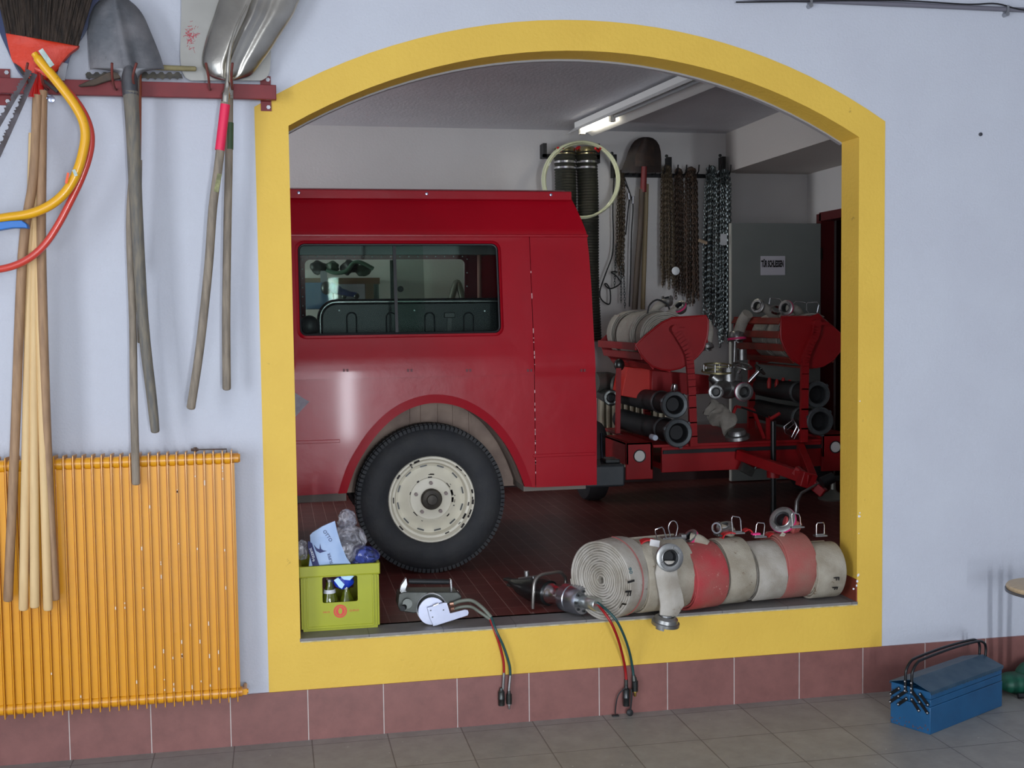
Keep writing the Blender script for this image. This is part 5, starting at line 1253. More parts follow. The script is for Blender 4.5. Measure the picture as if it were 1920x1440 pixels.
M().box(a.x, b.x, Y0+.02, Y0+.05, a.z, c1.z).build('front_panel', m_tr, t, bevel=.003)
M().box(a.x+.005, b.x-.02, Y0+.004, Y0+.02, c1.z-.045, c1.z-.020).build('rubber_strip', m_black, t)
M().box(c1.x, b.x+.05, Y0+.01, Y0+1.25, c1.z, c1.z+.02).build('deck', m_tr, t, bevel=.003)
M().box(a.x, b.x, Y0+.05, Y0+1.2, a.z+.02, a.z+.06).build('deck_frame', m_tr, t)
# wheels and axle
for X in (P(1107, 930, 3.35).x, P(1107, 930, 3.35).x+1.75):
    c = V((X, 3.32, ZS+.30))
    M().lathe([(.14, .07), (.24, .085), (.285, .07), (.30, .04), (.30, -.04), (.285, -.07), (.24, -.085), (.14, -.07)], c, (1, 0, 0), 36, loop=True).build('trailer_wheel', m_tyre, t)
    M().lathe([(0, .03), (.05, .05), (.06, .02), (.14, .03), (.14, -.03), (0, -.03)], c, (1, 0, 0), 30).build('wheel_disc', m_tr, t)
M().cyl((P(1107, 930, 3.35).x, 3.32, ZS+.30), (P(1107, 930, 3.35).x+1.75, 3.32, ZS+.30), .03).build('axle', m_blackp, t)
# cradles: end plates, slats, posts
def cradle(outline, post, slats, L, backpost):
    pts = [tp(x, y) for x, y in outline]
    for d in (0, L):
        fixn(M().prism([V((p.x, Y0+d, p.z)) for p in pts], (0, .008, 0)).build('cradle_end', m_tr, t, bevel=.002))
    rim = M().tube([V((p.x, Y0+.004, p.z)) for p in pts], .007, 8, closed=True); rim.build('cradle_rim', m_tr, t)
    for x, y in slats:
        p = tp(x, y); c = sum((q for q in pts), V((0, 0, 0)))/len(pts); n_ = (p-c); n_.y = 0; n_.normalize()
        M().bar(V((p.x, Y0+.008, p.z)), V((p.x, Y0+L, p.z)), .05, .014, n_).build('slat', m_trd if backpost else m_tr, t, bevel=.002)
    for d in (-.03, L+.04):
        q = cat([tp(x, y) for x, y in post], 4); mm = M()
        for i in range(len(q)-1): mm.bar(V((q[i].x, Y0+d, q[i].z)), V((q[i+1].x, Y0+d, q[i+1].z))+(q[i+1]-q[i])*.08, .052, .03, (0, 1, 0))
        mm.build('cradle_post', m_tr, t)
    p = tp(*post[0]); M().cyl((p.x, Y0-.06, p.z), (p.x, Y0+.0, p.z), .026, n=16).bar((p.x-.02, Y0-.05, p.z), (p.x+.08, Y0-.05, p.z-.004), .014, .02).cyl((p.x, Y0, p.z), (p.x, Y0+L, p.z), .012, n=10).build('pivot', m_tr, t)
    c = sum((q for q in pts), V((0, 0, 0)))/len(pts); return c
o1 = [(1192, 647), (1212, 628), (1241, 605), (1260, 596), (1324, 592), (1328, 600), (1328, 615), (1326, 632), (1319, 655), (1308, 668), (1294, 680), (1276, 690), (1258, 694), (1242, 693), (1224, 687), (1212, 677), (1203, 666)]
o2 = [(1465, 594), (1521, 594), (1535, 589), (1543, 598), (1561, 612), (1580, 629), (1581, 642), (1578, 656), (1562, 675), (1544, 686), (1530, 689), (1514, 688), (1500, 683), (1487, 675), (1478, 664), (1471, 651), (1465, 636), (1464, 622)]
cA = cradle(o1, [(1261, 617), (1272, 634), (1287, 662), (1291, 690), (1294, 740), (1297, 834)], [(1193, 650), (1203, 668), (1222, 687), (1252, 695), (1300, 676), (1326, 636)], .92, False)
cB = cradle(o2, [(1527, 606), (1526, 624), (1516, 645), (1507, 670), (1505, 700), (1503, 826)], [(1463, 602), (1463, 628), (1470, 652), (1486, 676), (1520, 690), (1565, 674), (1581, 640)], .84, True)
# drawbar, jack post, coupling head
dz = tp(1440, 868)
M().bar(tp(1385, 852, -.02), V((tp(1520, 900, -.62).x, Y0-.62, tp(1520, 900, -.62).z)), .05, .07).bar(tp(1500, 838, .0), tp(1524, 898, -.60), .05, .07).build('drawbar', m_tr, t, bevel=.004)
M().cyl(tp(1450, 790, -.1), tp(1450, 985, -.1), .020, n=14).build('jack_post', m_blackp, t)
M().cyl(tp(1450, 866, -.1), tp(1450, 895, -.1), .045, n=16).obox(tp(1462, 880, -.12), (.05, .02, .03)).build('post_clamp', m_tr, t)
M().cyl(tp(1444, 786, -.1), tp(1462, 775, -.1), .012, n=8).build('crank', m_tr, t)
hd = tp(1525, 908, -.62)
M().bar(tp(1490, 880, -.50), tp(1545, 925, -.64), .05, .06).obox(tp(1512, 900, -.58), (.05, .04, .05), (0, .3, 0)).build('coupling_head', m_tr, t, bevel=.006)
M().cyl(tp(1540, 905, -.66), tp(1562, 895, -.66), .035, n=16).build('rubber_sleeve', m_black, t)
M().tube([tp(1535, 906, -.62), tp(1502, 925, -.66), tp(1494, 940, -.68), tp(1493, 962, -.68)], [.008, .010, .014, .016], 12).build('ball_socket', m_alug, t)
M().tube(cat([tp(1396, 850, -.02), tp(1392, 872, -.06), tp(1408, 884, -.08), tp(1420, 872, -.1)], 4), .010, 8).obox(tp(1400, 880, -.08), (.05, .02, .03), (0, .5, 0)).build('safety_cable', m_gunm, t)
# red stand frames on the deck
M().bar(tp(1357, 816, .1), tp(1380, 762, .1), .018, .018, (0, 1, 0)).bar(tp(1380, 762, .1), tp(1412, 768, .1), .018, .018, (0, 1, 0)).bar(tp(1412, 768, .1), tp(1432, 822, .1), .022, .018, (0, 1, 0)).bar(tp(1440, 780, .1), tp(1440, 824, .1), .026, .02, (0, 1, 0)).build('deck_stand', m_tr, t)
M().bar(tp(1390, 764, .05), tp(1440, 782, .05), .012, .012).build('support_bar', m_blackp, t)
M().bar(tp(1160, 690, .45), tp(1158, 812, .45), .03, .03, (0, 1, 0)).build('side_post', m_tr, t)

# hose rolls lying in the cradles
m_cr3 = mat('hose_dull', (168, 164, 154), .85, var=((148, 142, 130), 8, .7), bump=(.3, 120))
# spiral() is wound about x; turn it about y for the cradles
RyZ = Matrix.Rotation(math.radians(86), 3, 'Z')
lab = ['front', 'second', 'third', 'rearmost']
lbA = ['pale hose roll in the left cradle of the red trailer, nearest its end plate', 'pale hose roll in the left cradle, second from its end plate', 'pale hose roll in the left cradle, third from its end plate', 'pale hose roll in the left cradle, farthest left and half behind the vehicle']
cAr = tp(1247, 640)
sp1 = None
for k in range(4):
    c = V((cAr.x+.012, Y0+.10+.225*k, cAr.z+.03+.012*(k % 2)))
    m = spiral(.182 if k % 2 else .176, .165, 20+k, pitch=.0125, r0=.03, seg=36); xf(m, Matrix.Rotation(math.radians(84+5*(k % 3)), 3, 'Z'), c)
    m.build('hose_roll', m_cr3, label=lbA[k], cat_='fire hose', group='hose rolls in the trailer cradles', sharp=50)
cBr = tp(1530, 640)
lbB = ['dull hose roll in the right cradle of the red trailer, nearest its end plate', 'dull hose roll seen between the slats in the middle of the right cradle', 'dull hose roll at the far end of the right cradle']
for k in range(3):
    c = V((cBr.x+.0, Y0+.12+.26*k, cBr.z+.025))
    m = spiral(.172, .17, 30+k, pitch=.0125, r0=.03, seg=36); xf(m, Matrix.Rotation(math.radians(86+4*k), 3, 'Z'), c)
    m.build('hose_roll', m_cr3, label=lbB[k], cat_='fire hose', group='hose rolls in the trailer cradles', sharp=50)
# couplings lying on the cradles
def loose(label, c, ax, r, mk=None, tail=None, dp=.06, m=m_alug, tr=None):
    t = thing('hose_coupling', label, 'coupling', c, None)
    storz(t, c, ax, r, m, mark=mk, dp=dp, name='coupling_ring')
    if tail: M().tube(cat(tail, 5), tr or r*.62, 14).build('hose_end', m_cr3, t)
    return t
loose('silver coupling with magenta band on the left trailer cradle', tp(1272, 572, .10), (-.55, -.35, .6), .050, m_magn, [tp(1268, 580, .12), tp(1256, 590, .12), tp(1240, 596, .15)])
loose('silver coupling standing up behind the left trailer cradle', tp(1250, 558, .3), (-.3, -.2, .9), .042, None, [tp(1248, 566, .3), tp(1234, 574, .3), tp(1222, 590, .32)])
loose('silver coupling hanging off the right side of the left cradle', tp(1326, 655, .25), (.1, -.2, -1), .050, None, [tp(1327, 642, .25), tp(1330, 620, .25), tp(1326, 606, .22)])
loose('silver coupling ring on top of the right cradle, left one of the pair', tp(1419, 573, .35), (-.75, -.55, .2), .052, None, [tp(1424, 574, .36), tp(1440, 582, .38), tp(1452, 596, .42)])
loose('silver coupling with red band on top of the right cradle, right one of the pair', tp(1472, 577, .12), (-.75, -.55, .1), .054, m_magn, [tp(1478, 578, .13), tp(1492, 580, .15), tp(1500, 590, .2)], tr=.03)
loose('large coupling with red band hanging from the left side of the right cradle', tp(1382, 640, .55), (.05, -.1, -1), .068, m_magn, [tp(1384, 626, .55), tp(1392, 604, .55), tp(1402, 588, .5)], dp=.075)
M().lathe([(.036, 0), (.046, 0), (.046, .02), (.036, .02)], tp(1455, 583, .3), (-.1, -.6, .8), 24, loop=True).build('steel_ring', m_chrome, label='plain steel ring lying between the two couplings on the right cradle', cat_='ring')
wh = M()
for xs in ([(1442, 570), (1444, 559), (1462, 561), (1466, 568)], [(1487, 570), (1491, 565), (1510, 568), (1512, 572), (1512, 582), (1516, 587)], [(1511, 572), (1514, 567), (1532, 567), (1535, 572), (1532, 586)]):
    M().tube([tp(x, y, .35) for x, y in xs], .004, 6).build('wire_handle', m_chrome, TR)
M().tube(cat([tp(1214, 588, .2), tp(1218, 572, .2), tp(1232, 562, .2), tp(1250, 570, .2), tp(1256, 582, .2)], 4), .006, 8).build('tie_strap', m_black, TR)

# suction hoses: big black pipes with ring couplings
m_ringd = mat('ring_grey', (112, 118, 120), .4, .7, var=((84, 90, 92), 20, .6))
def suction(label, px, py, r, L, d=-.0, bend=None):
    c = tp(px, py, d); t = thing('suction_hose', label, 'suction hose', (c.x, c.y, c.z-r), 'black suction hoses on the trailer')
    M().lathe([(r*.66, -.004), (r*.70, .004), (r*.93, .006), (r, -.002), (r, -.022), (r*.92, -.03), (r*.84, -.07), (r*.66, -.075)], c, (0, -1, 0), 36, loop=True).build('ring_coupling', m_ringd, t)
    for k in range(3):
        a = k*2.1+.7; M().obox(c+V((math.cos(a)*r*.96, .012, math.sin(a)*r*.96)), (.012, .012, .010), (0, -a, 0)).build('coupling_lug', m_ringd, t)
    M().lathe([(r*.50, -.03), (r*.67, -.006), (r*.67, -.02), (r*.5, -.09)], c, (0, -1, 0), 30, loop=True).build('seal_and_bore', m_black, t)
    q = [c+V((0, .05, 0)), c+V((0, .3, 0)), c+V((-.02 if not bend else bend*.5, L*.6, 0)), c+V((-.03 if not bend else bend, L, .01))]
    pth = cat(q, 14); rs = [r*.76+(.0022 if i % 2 else 0) for i in range(len(pth))]
    M().tube(pth, rs, 24).build('pipe_body', m_black, t)
    M().lathe([(r*.78, 0), (r*.86, .01), (r*.86, .03), (r*.78, .04)], c+V((0, .26, 0)), (0, 1, 0), 28, loop=True).build('pipe_clamp', m_ringd, t)
    return t
suction('upper black suction hose on the left side of the trailer', 1265, 759, .094, 1.05, 0, -.06)
suction('lower black suction hose on the left side of the trailer', 1272, 812, .099, 1.05, -.05, -.08)
suction('upper black suction hose on the right side of the trailer', 1533, 740, .094, 1.0, -.02)
suction('lower black suction hose on the right side of the trailer', 1538, 790, .099, 1.0, -.05)
M().lathe([(.02, 0), (.026, .02), (.018, .05), (.0, .055)], tp(1264, 734, 0), (0, -.2, 1), 16).build('end_nozzle', m_chrome, label='small chrome nozzle standing on top of the upper left suction hose', cat_='nozzle')
c = tp(1146, 746, .7); t = thing('pipe_coupling', 'dark pipe coupling at the far left of the trailer beside the vehicle', 'coupling', c)
storz(t, c, (-.2, -1, 0), .06, m_gfit, name='coupling_ring'); M().tube([c+V((0, .05, 0)), c+V((.02, .4, .02))], .05, 16).build('pipe_body', m_gunm, t)
c = tp(1140, 716, .9); M().tube([c+V((-.1, 0, 0)), c+V((.0, .02, .0)), c+V((.08, .1, -.02))], .075, 18).lathe([(.07, 0), (.082, 0), (.082, .02), (.07, .02)], c+V((.05, -.03, -.03)), (.6, -.6, 0), 24, loop=True).build('grey_drum', mat('drum_grey', (96, 98, 92), .5, .4), label='grey metal drum half hidden behind the vehicle rear', cat_='drum')
# small white ended tube and black bottle near the deck
c = tp(1229, 821, -.03); M().lathe([(.006, 0), (.018, 0), (.020, -.004), (.020, -.08), (0, -.08)], c, (0, -1, 0), 16).build('tube_end', mat('tube_light', (196, 206, 220), .3), TR)
c = tp(1300, 775, -.02)
M().cyl(tp(1300, 732, .02), tp(1299, 768, .02), .012, n=12).build('standpipe_nozzle', m_chrome, TR); M().cyl(tp(1299, 768, .02), tp(1299, 828, .02), .018, n=12).build('black_stay', m_blackp, TR)

# distributor with valves
t = thing('hose_distributor', 'cast alloy hose distributor with valves and handwheels in the middle of the trailer', 'distributor', tp(1365, 745, .1))
dc = tp(1366, 728, .16)
M().ball(dc, (.085, .075, .075)).tube([tp(1343, 735, .02), tp(1350, 728, .1), dc], [.050, .052, .06], 20).tube([tp(1396, 735, .0), tp(1386, 728, .1), dc], [.052, .052, .06], 20).tube([tp(1366, 690, .16), dc], [.045, .06], 20).tube([tp(1334, 705, .16), tp(1348, 716, .16)], [.035, .05], 16).tube([tp(1384, 700, .16), tp(1378, 716, .16)], [.032, .05], 16).build('cast_body', m_alug, t)
storz(t, tp(1343, 735, -.0), (-.12, -1, 0), .052, m_alug); storz(t, tp(1396, 735, -.04), (-.1, -1, 0), .064, m_alug, mark=m_pink)
M().lathe([(.095, 0), (.112, .004), (.112, .016), (.095, .016)], tp(1345, 699, .2), (0, -.1, 1), 30, loop=True).lathe([(.085, .05), (.10, .052), (.10, .06), (.085, .06)], tp(1345, 699, .2), (0, -.1, 1), 30, loop=True).build('guard_ring', mat('brass_dull', (150, 142, 104), .4, .8), t)
for k in range(6):
    a = k*PI/3; b = tp(1345, 699, .2)+V((math.cos(a)*.1, math.sin(a)*.1, 0)); M().cyl(b, b+V((0, 0, .06)), .006, n=8).build('guard_bolt', m_alug, t)
def handwheel(c, ax, r, m):
    a, b, d = basis(ax); c = V(c)
    M().tube([c+(a*math.cos(k*PI/12)+b*math.sin(k*PI/12))*r*(1+.06*math.cos(6*k*PI/12)) for k in range(24)], r*.13, 8, closed=True).cyl(c-a*r, c+a*r, r*.09, n=8).cyl(c-b*r, c+b*r, r*.09, n=8).cyl(c-d*.01, c+d*.015, r*.2, n=10).build('handwheel', m, t)
handwheel(tp(1392, 686, .1), (.1, -.35, 1), .062, mat('wheel_steel', (150, 150, 146), .3, .9))
M().cyl(tp(1384, 700, .12), tp(1392, 687, .1), .010, n=8).build('valve_stem', m_chrome, t)
handwheel(tp(1425, 693, .02), (.6, -.4, .7), .045, mat('wheel_dark', (100, 104, 100), .25, .9))
M().cyl(tp(1404, 716, .04), tp(1423, 696, .02), .014, n=10).build('valve_stem', m_chrome, t)
M().tube([tp(1378, 640, .2), tp(1376, 690, .2)], .013, 10).cyl(tp(1391, 655, .25), tp(1391, 675, .25), .035, n=18).build('standpipe', m_alug, TR)
# strainer with wrinkled cover
t = thing('suction_strainer', 'alloy strainer with crumpled grey cover lying on the trailer deck', 'strainer', tp(1383, 822, -.02))
sm = M().tube(cat([tp(1328, 762, .12), tp(1340, 770, .10), tp(1354, 786, .06), tp(1372, 802, .02)], 6), [.062]*6+[.075]*6+[.06]*6+[.058], 20)
for i, p in enumerate(sm.v): sm.v[i] = p+V((NZ.noise(p*18), NZ.noise(p*18+V((5, 0, 0))), NZ.noise(p*18+V((0, 5, 0)))))*.03
sm.build('cover', mat('cover_grey', (140, 134, 124), .8, var=((110, 104, 96), 14, .7)), t)
M().lathe([(.055, .06), (.062, .05), (.066, .03), (.062, .028), (.084, .022), (.086, .0), (.0, -.002)], tp(1383, 822, -.02), (-.15, -.1, 1), 32).build('strainer_base', m_alug, t)
# red boxes behind the left cradle
a, b = tp(1216, 742, .55), tp(1290, 690, .55)
fixn(M().prism([tp(x, y, .55) for x, y in ((1176, 688), (1222, 692), (1222, 752), (1166, 742))], (0, .25, 0)).build('hazard_box', mat('bright_red', (206, 44, 34), .45), label='bright red sloping box under the left trailer cradle', cat_='box', bevel=.004))
fixn(M().prism([tp(x, y, .50) for x, y in ((1222, 694), (1330, 704), (1330, 738), (1222, 744))], (0, .3, 0)).build('equipment_case', m_tr, label='dark red case behind the upper left suction hose on the trailer', cat_='case', bevel=.006))
M().ball(tp(1161, 684, .5), (.04, .03, .045)).cyl(tp(1161, 690, .5), tp(1160, 712, .5), .012, n=8).build('work_lamp', m_gfit, label='small round black lamp on the post at the trailer left side', cat_='lamp')
# red grips behind the right suction hoses
for k, (x, y) in enumerate(((1442, 716), (1456, 719), (1468, 716), (1480, 720))):
    M().tube([tp(x, y+12, .5), tp(x, y, .5), tp(x+1, y-8, .5)], [.014, .016, .009], 10).build('red_grip', mat('grip_red', (184, 30, 30), .4), label='small red tool grip in the row above the right suction hoses', cat_='tool grip', group='red tool grips on the trailer')
t = thing('wire_basket', 'small bent wire frame on the deck left of the right suction hoses', 'wire frame', tp(1488, 812, .02))
M().tube([tp(x, y, .02) for x, y in ((1470, 800), (1488, 786), (1494, 800), (1484, 820), (1472, 812))], .004, 6, closed=True).tube([tp(x, y, .06) for x, y in ((1476, 806), (1492, 792), (1498, 806), (1488, 824))], .004, 6, closed=True).build('wire', m_chrome, t)
# metal bell at the right, on the floor behind the jamb
c = tp(1562, 905, -.3)
c = PZ(1562, 936, ZS)
t = thing('metal_stand', 'dull metal bell-shaped stand on the back floor beside the right jamb', 'stand', c)
M().lathe([(.0, .0), (.105, .0), (.11, .012), (.085, .03), (.04, .055), (.02, .075), (.018, .14), (0, .145)], c+V((0, 0, .0)), (0, 0, 1), 32).build('stand_base', mat('bell_metal', (148, 148, 140), .45, .8), t)
M().obox(c+V((0, .0, .16)), (.04, .04, .02)).build('stand_head', m_gfit, t, bevel=.004)
# ================================================================== BACK WALL
YW = YB-.07
def bp_(x, y, d=0): return P(x, y, YW+d)
m_iron = mat('black_iron', (20, 20, 22), .5, .3)
# door leaf with paper sign
dl, dh = P(1368, 420, D0), P(1541, 422, D0)
t = thing('door_leaf', 'grey door leaf standing open in front of the back wall, with a white paper sign', 'door', ((dl.x+XS)/2, D0, ZS))
m_door = mat('door_grey', (128, 134, 130), .55, var=((120, 126, 124), 4, .5))
ztp = (P(1368, 418, D0).z+P(1540, 421, D0).z)/2
M().box(dl.x, XS-.025, D0-.045, D0-.005, ZS+.01, ztp).build('leaf_panel', m_door, t, bevel=.003)
M().box(dl.x-.006, dl.x, D0-.045, D0+.0, ZS+.01, ztp).build('leaf_edge', mat('edge_pale', (190, 190, 180), .5), t)
M().box(XS-.03, XS-.018, D0-.055, D0-.03, ztp-.3, ztp-.2).build('hinge', m_gfit, t)
s0_, s1_ = P(1426, 516, D0-.046), P(1472, 480, D0-.046)
M().box(s0_.x, s1_.x, D0-.0475, D0-.0455, s0_.z, s1_.z).build('paper_sign', mat('paper', (214, 212, 220), .8), t)
sc0 = (s0_+s1_)/2; lt = Matrix.Translation((sc0.x-.004, D0-.048, sc0.z+.012)) @ Matrix(((1, 0, 0, 0), (0, 0, -1, 0), (0, 1, 0, 0), (0, 0, 0, 1))) @ Matrix.Diagonal((.36, 1, 1, 1))
lettering('TÜR SCHLIESSEN', .072, t, m_ink, lt, bold=.0035)
# first bracket with two ribbed exhaust hoses
t = thing('hose_bracket', 'black iron wall bracket holding the two ribbed exhaust hoses', 'bracket', bp_(1066, 300))
a, b = bp_(1016, 296), bp_(1122, 300)
M().box(a.x, b.x, YW-.05, YW-.02, b.z, b.z+.035).box(a.x, a.x+.03, YW-.05, YB, a.z-.0, bp_(1016, 270).z).box(b.x-.03, b.x, YW-.05, YB, b.z-.03, bp_(1120, 271).z).build('iron_bar', m_iron, t)
m_rib = mat('ribbed_hose', (34, 36, 30), .6, var=((48, 48, 36), 10, .6))
for px, r_, z1, lb in ((1059, .083, 560, 'ribbed black exhaust hose with chrome collar, left one beside the clear coil'), (1099, .082, 640, 'ribbed black exhaust hose with chrome collar, right one reaching lower')):
    c = bp_(px, 284, -.12); e_ = bp_(px+(2 if px < 1080 else 9), z1, -.12)
    t = thing('exhaust_hose', lb, 'exhaust hose', (c.x, c.y, e_.z), 'ribbed exhaust hoses on the back wall')
    n_ = int((c.z-e_.z)/.011); q = [c.lerp(e_, i/n_)+V((.006*math.sin(i*.05), 0, 0)) for i in range(n_+1)]
    M().tube(q, [r_+(.005 if i % 2 else -.002) for i in range(n_+1)], 22).build('hose_body', m_rib, t)
    M().lathe([(r_*.7, .03), (r_*.94, .03), (r_, .02), (r_*1.0, -.03), (r_*.9, -.035)], c, (0, 0, 1), 26).build('chrome_collar', mat('collar', (190, 180, 140), .25, .95), t)
    for k in (1, 2): M().lathe([(r_*1.02, 0), (r_*1.09, 0), (r_*1.09, .016), (r_*1.02, .016)], c+V((0, 0, -.05-.045*k)), (0, 0, 1), 26, loop=True).build('hose_clamp', m_chrome, t)
M().tube(cat([bp_(1080, 280, -.16), bp_(1086, 276, -.16), bp_(1095, 284, -.16)], 3), .012, 6).build('red_tie', m_rstrap, label='red tie between the tops of the two ribbed exhaust hoses', cat_='tie')
# clear coil
t = thing('tube_coil', 'clear plastic tube coiled in a big ring over the ribbed hoses', 'tube coil', bp_(1090, 405, -.25))
m_clear = mat('clear_tube', (206, 210, 176), .2, coat=.5)
rg = random.Random(6)
for k in range(4):
    cx, cy = 1090+rg.uniform(-3, 3), 336+rg.uniform(-2, 3); a, b = 70+rg.uniform(-2, 2), 70+rg.uniform(-2, 2)
    M().tube([bp_(cx+a*math.cos(i*PI/24), cy+b*math.sin(i*PI/24), -.24-.012*k+.01*math.sin(i/3)) for i in range(48)], .0085, 8, closed=True).build('tube_loop', m_clear, t)
for x, y in ((1052, 283), (1122, 284)): M().tube([bp_(x-6, y-6, -.27), bp_(x, y, -.22), bp_(x+4, y-7, -.27)], .010, 6).build('tie', m_rstrap, t)
# second rail with hooks
t = thing('hook_rail', 'long black hook rail on the back wall carrying shovel, chains and ropes', 'rail', bp_(1250, 335))
za = bp_(1250, 333).z; zb3 = bp_(1250, 326).z
M().box(bp_(1153, 330).x, bp_(1362, 330).x, YW-.02, YW+.01, za, zb3).build('rail_bar', m_iron, t)
for px, y0, y1 in ((1152, 290, 332), (1255, 295, 335), (1356, 294, 336)):
    c = bp_(px, y0); M().box(c.x-.014, c.x+.014, YW-.02, YB, bp_(px, y1).z, c.z).build('wall_strap', m_iron, t)
    M().lathe([(0, .01), (.012, .008), (.014, 0)], V((c.x, YB, c.z+.02)), (0, -1, 0), 10).build('screw', m_gfit, t)
for px in (1172, 1186, 1222, 1238, 1262, 1278, 1301, 1320, 1341, 1360):
    a = bp_(px, 328, -.02); M().tube([a, a+V((0, -.07, -.005)), a+V((.004, -.10, .02)), a+V((.006, -.105, .07))], .006, 6).build('hook', m_iron, t)
# shovel
t = thing('wall_shovel', 'dark pointed shovel hanging blade up on the back wall', 'shovel', bp_(1206, 570, -.1))
m_shd = mat('shovel_dark', (34, 29, 27), .5, .3, var=((52, 38, 32), 16, .7))
def wrow(rows, d, bow_, th, m, nm, prt):
    yy = [r[0] for r in rows]
    def f(u, v):
        q = v*(len(rows)-1); i = min(int(q), len(rows)-2); a = q-i; y, l, r = [rows[i][k]*(1-a)+rows[i+1][k]*a for k in range(3)]
        return bp_(l+(r-l)*u, y, d-bow_*math.sin(PI*u))
    return fixn(M().sheet(f, 14, (len(rows)-1)*2, (0, th, 0)).build(nm, m, prt, sharp=60))
wrow([(257, 1205, 1217), (259, 1198, 1224), (264, 1190, 1231), (272, 1184, 1236), (284, 1178, 1239), (298, 1174, 1240), (310, 1169, 1240), (320, 1165, 1240), (324, 1166, 1239)], -.13, .03, .004, m_shd, 'blade', t)
wrow([(262, 1200, 1222), (274, 1190, 1232), (292, 1182, 1235), (312, 1180, 1234)], -.128, .045, .003, mat('shovel_rusty', (62, 46, 38), .6, .3, var=((40, 34, 30), 20, .8)), 'inner_face', t)
M().tube([bp_(1208, 312, -.17), bp_(1207, 336, -.16), bp_(1206, 360, -.15)], [.022, .024, .026], 14).build('red_neck', mat('neck_red', (110, 26, 26), .5), t)
M().tube([bp_(1204, 355, -.15), bp_(1201, 430, -.14), bp_(1195, 500, -.13), bp_(1190, 580, -.12)], .024, 12).build('handle', mat('handle_darkwood', (78, 66, 54), .6), t)
M().tube([bp_(1212, 345, -.10), bp_(1211, 400, -.10), bp_(1208, 490, -.09), bp_(1205, 580, -.08)], .019, 12).build('tool_shaft', mat('shaft_tan', (134, 118, 88), .6), label='tan wooden tool shaft hanging right beside the dark wall shovel', cat_='shaft')
# chains
def links(m, pts, L=.034, r=.0034, wd=.011):
    """run of chain links through points"""
    i = 0; P_ = [V(p) for p in pts]; seg = 0; pos = P_[0].copy(); n = 0
    tot = sum((P_[k+1]-P_[k]).length for k in range(len(P_)-1)); step = L*.72; k = 0; acc = 0
    cur = 0
    while cur < tot:
        d = cur; k = 0
        while k < len(P_)-2 and d > (P_[k+1]-P_[k]).length: d -= (P_[k+1]-P_[k]).length; k += 1
        a = P_[k]; dr_ = (P_[k+1]-a).normalized(); c = a+dr_*d
        sx, sy, _ = basis(dr_); s_ = sx if n % 2 else sy
        s_ = (s_+ (sy if n % 2 else sx)*.35).normalized()
        q = [c+s_*math.cos(t_)*wd+dr_*(math.sin(t_)*L*.5) for t_ in [j*PI/3 for j in range(6)]]
        m.tube(q, r, 4, closed=True); cur += step; n += 1
def bundle(name, label, strands, m, group=None, extra=0, L=.034, r=.0036, wd=.011, seed=1):
    rd = random.Random(seed); base = bp_(strands[0][0][0], strands[0][-1][1], -.1)
    t = thing(name, label, 'chain', base, group)
    for k, s_ in enumerate(strands):
        mm = M(); links(mm, [bp_(x+rd.uniform(-1, 1), y, d) for x, y, d in s_], L, r, wd)
        mm.build('chain_strand', m, t)
    return t
def fall(x0, x1, wt, wb, y0, y1, n, seed, dd=-.09):
    rd = random.Random(seed); out = []
    for k in range(n):
        f = (k+.5)/n*2-1; f += rd.uniform(-.1, .1); dp_ = dd+rd.uniform(-.045, .035)
        ye = y1-rd.uniform(0, 26)*(1 if k % 3 else 2)
        out.append([(x0+f*wt, y0+abs(f)*4, dd), (x0+f*(wt+wb)*.55+rd.uniform(-1, 1), y0+26, dp_), (x0*.5+x1*.5+f*wb*1.05+rd.uniform(-2, 2), (y0+y1)/2, dp_+rd.uniform(-.01, .01)), (x1+f*wb+rd.uniform(-1, 1), ye, dp_)])
    return out
m_chb = mat('chain_brown', (78, 68, 56), .55, .6, var=((108, 94, 74), 30, .7))
m_chd = mat('chain_dark', (58, 50, 44), .55, .6, var=((96, 74, 58), 30, .7))
m_chs = mat('chain_silver', (132, 140, 138), .32, .9, var=((66, 74, 76), 26, .9))
bundle('snow_chain', 'brown rusty chain bundle hanging left of three on the back wall', fall(1251, 1252, 7, 12, 313, 542, 17, 1), m_chb, 'chain bundles on the back wall')
bundle('snow_chain', 'dark greenish chain bundle hanging in the middle, behind its brown neighbour', fall(1272, 1276, 5, 10, 318, 562, 13, 2, -.06), m_chd, 'chain bundles on the back wall')
bundle('snow_chain', 'dark brown chain bundle hanging just left of the silver chains', fall(1296, 1298, 8, 13, 316, 574, 18, 3), m_chd, 'chain bundles on the back wall')
bundle('snow_chain', 'long silver chain bundle hanging beside the grey door, left half', fall(1335, 1332, 8, 13, 314, 618, 17, 4), m_chs, 'silver chains by the door')
bundle('snow_chain', 'long silver chain bundle hanging beside the grey door, right half', fall(1357, 1357, 10, 11, 320, 650, 17, 5), m_chs, 'silver chains by the door')
bundle('slim_chain', 'slim rusty chain bundle hanging left of the dark wall shovel', fall(1165, 1164, 4, 7, 322, 520, 10, 6), m_chb)
bundle('thin_chain', 'thin steel chain hanging to the trailer left of the dark wall shovel', [[(1170, 500, -.09), (1171, 580, -.09)], [(1164, 480, -.08), (1165, 566, -.08)], [(1155, 460, -.08), (1152, 540, -.08)]], m_chs, L=.03, r=.003, wd=.009)
tg = bp_(1357, 449, -.19); M().box(tg.x-.028, tg.x+.028, tg.y, tg.y+.002, tg.z-.045, tg.z+.045).build('white_tag', mat('tag_white', (216, 220, 222), .6), label='small white tag on the silver chains', cat_='tag')
M().lathe([(0, .004), (.03, .003), (.034, 0)], bp_(1267, 508, -.15), (0, -1, 0), 18).build('round_tag', MATS['tag_white'], label='round pale tag on the dark chain bundle', cat_='tag')
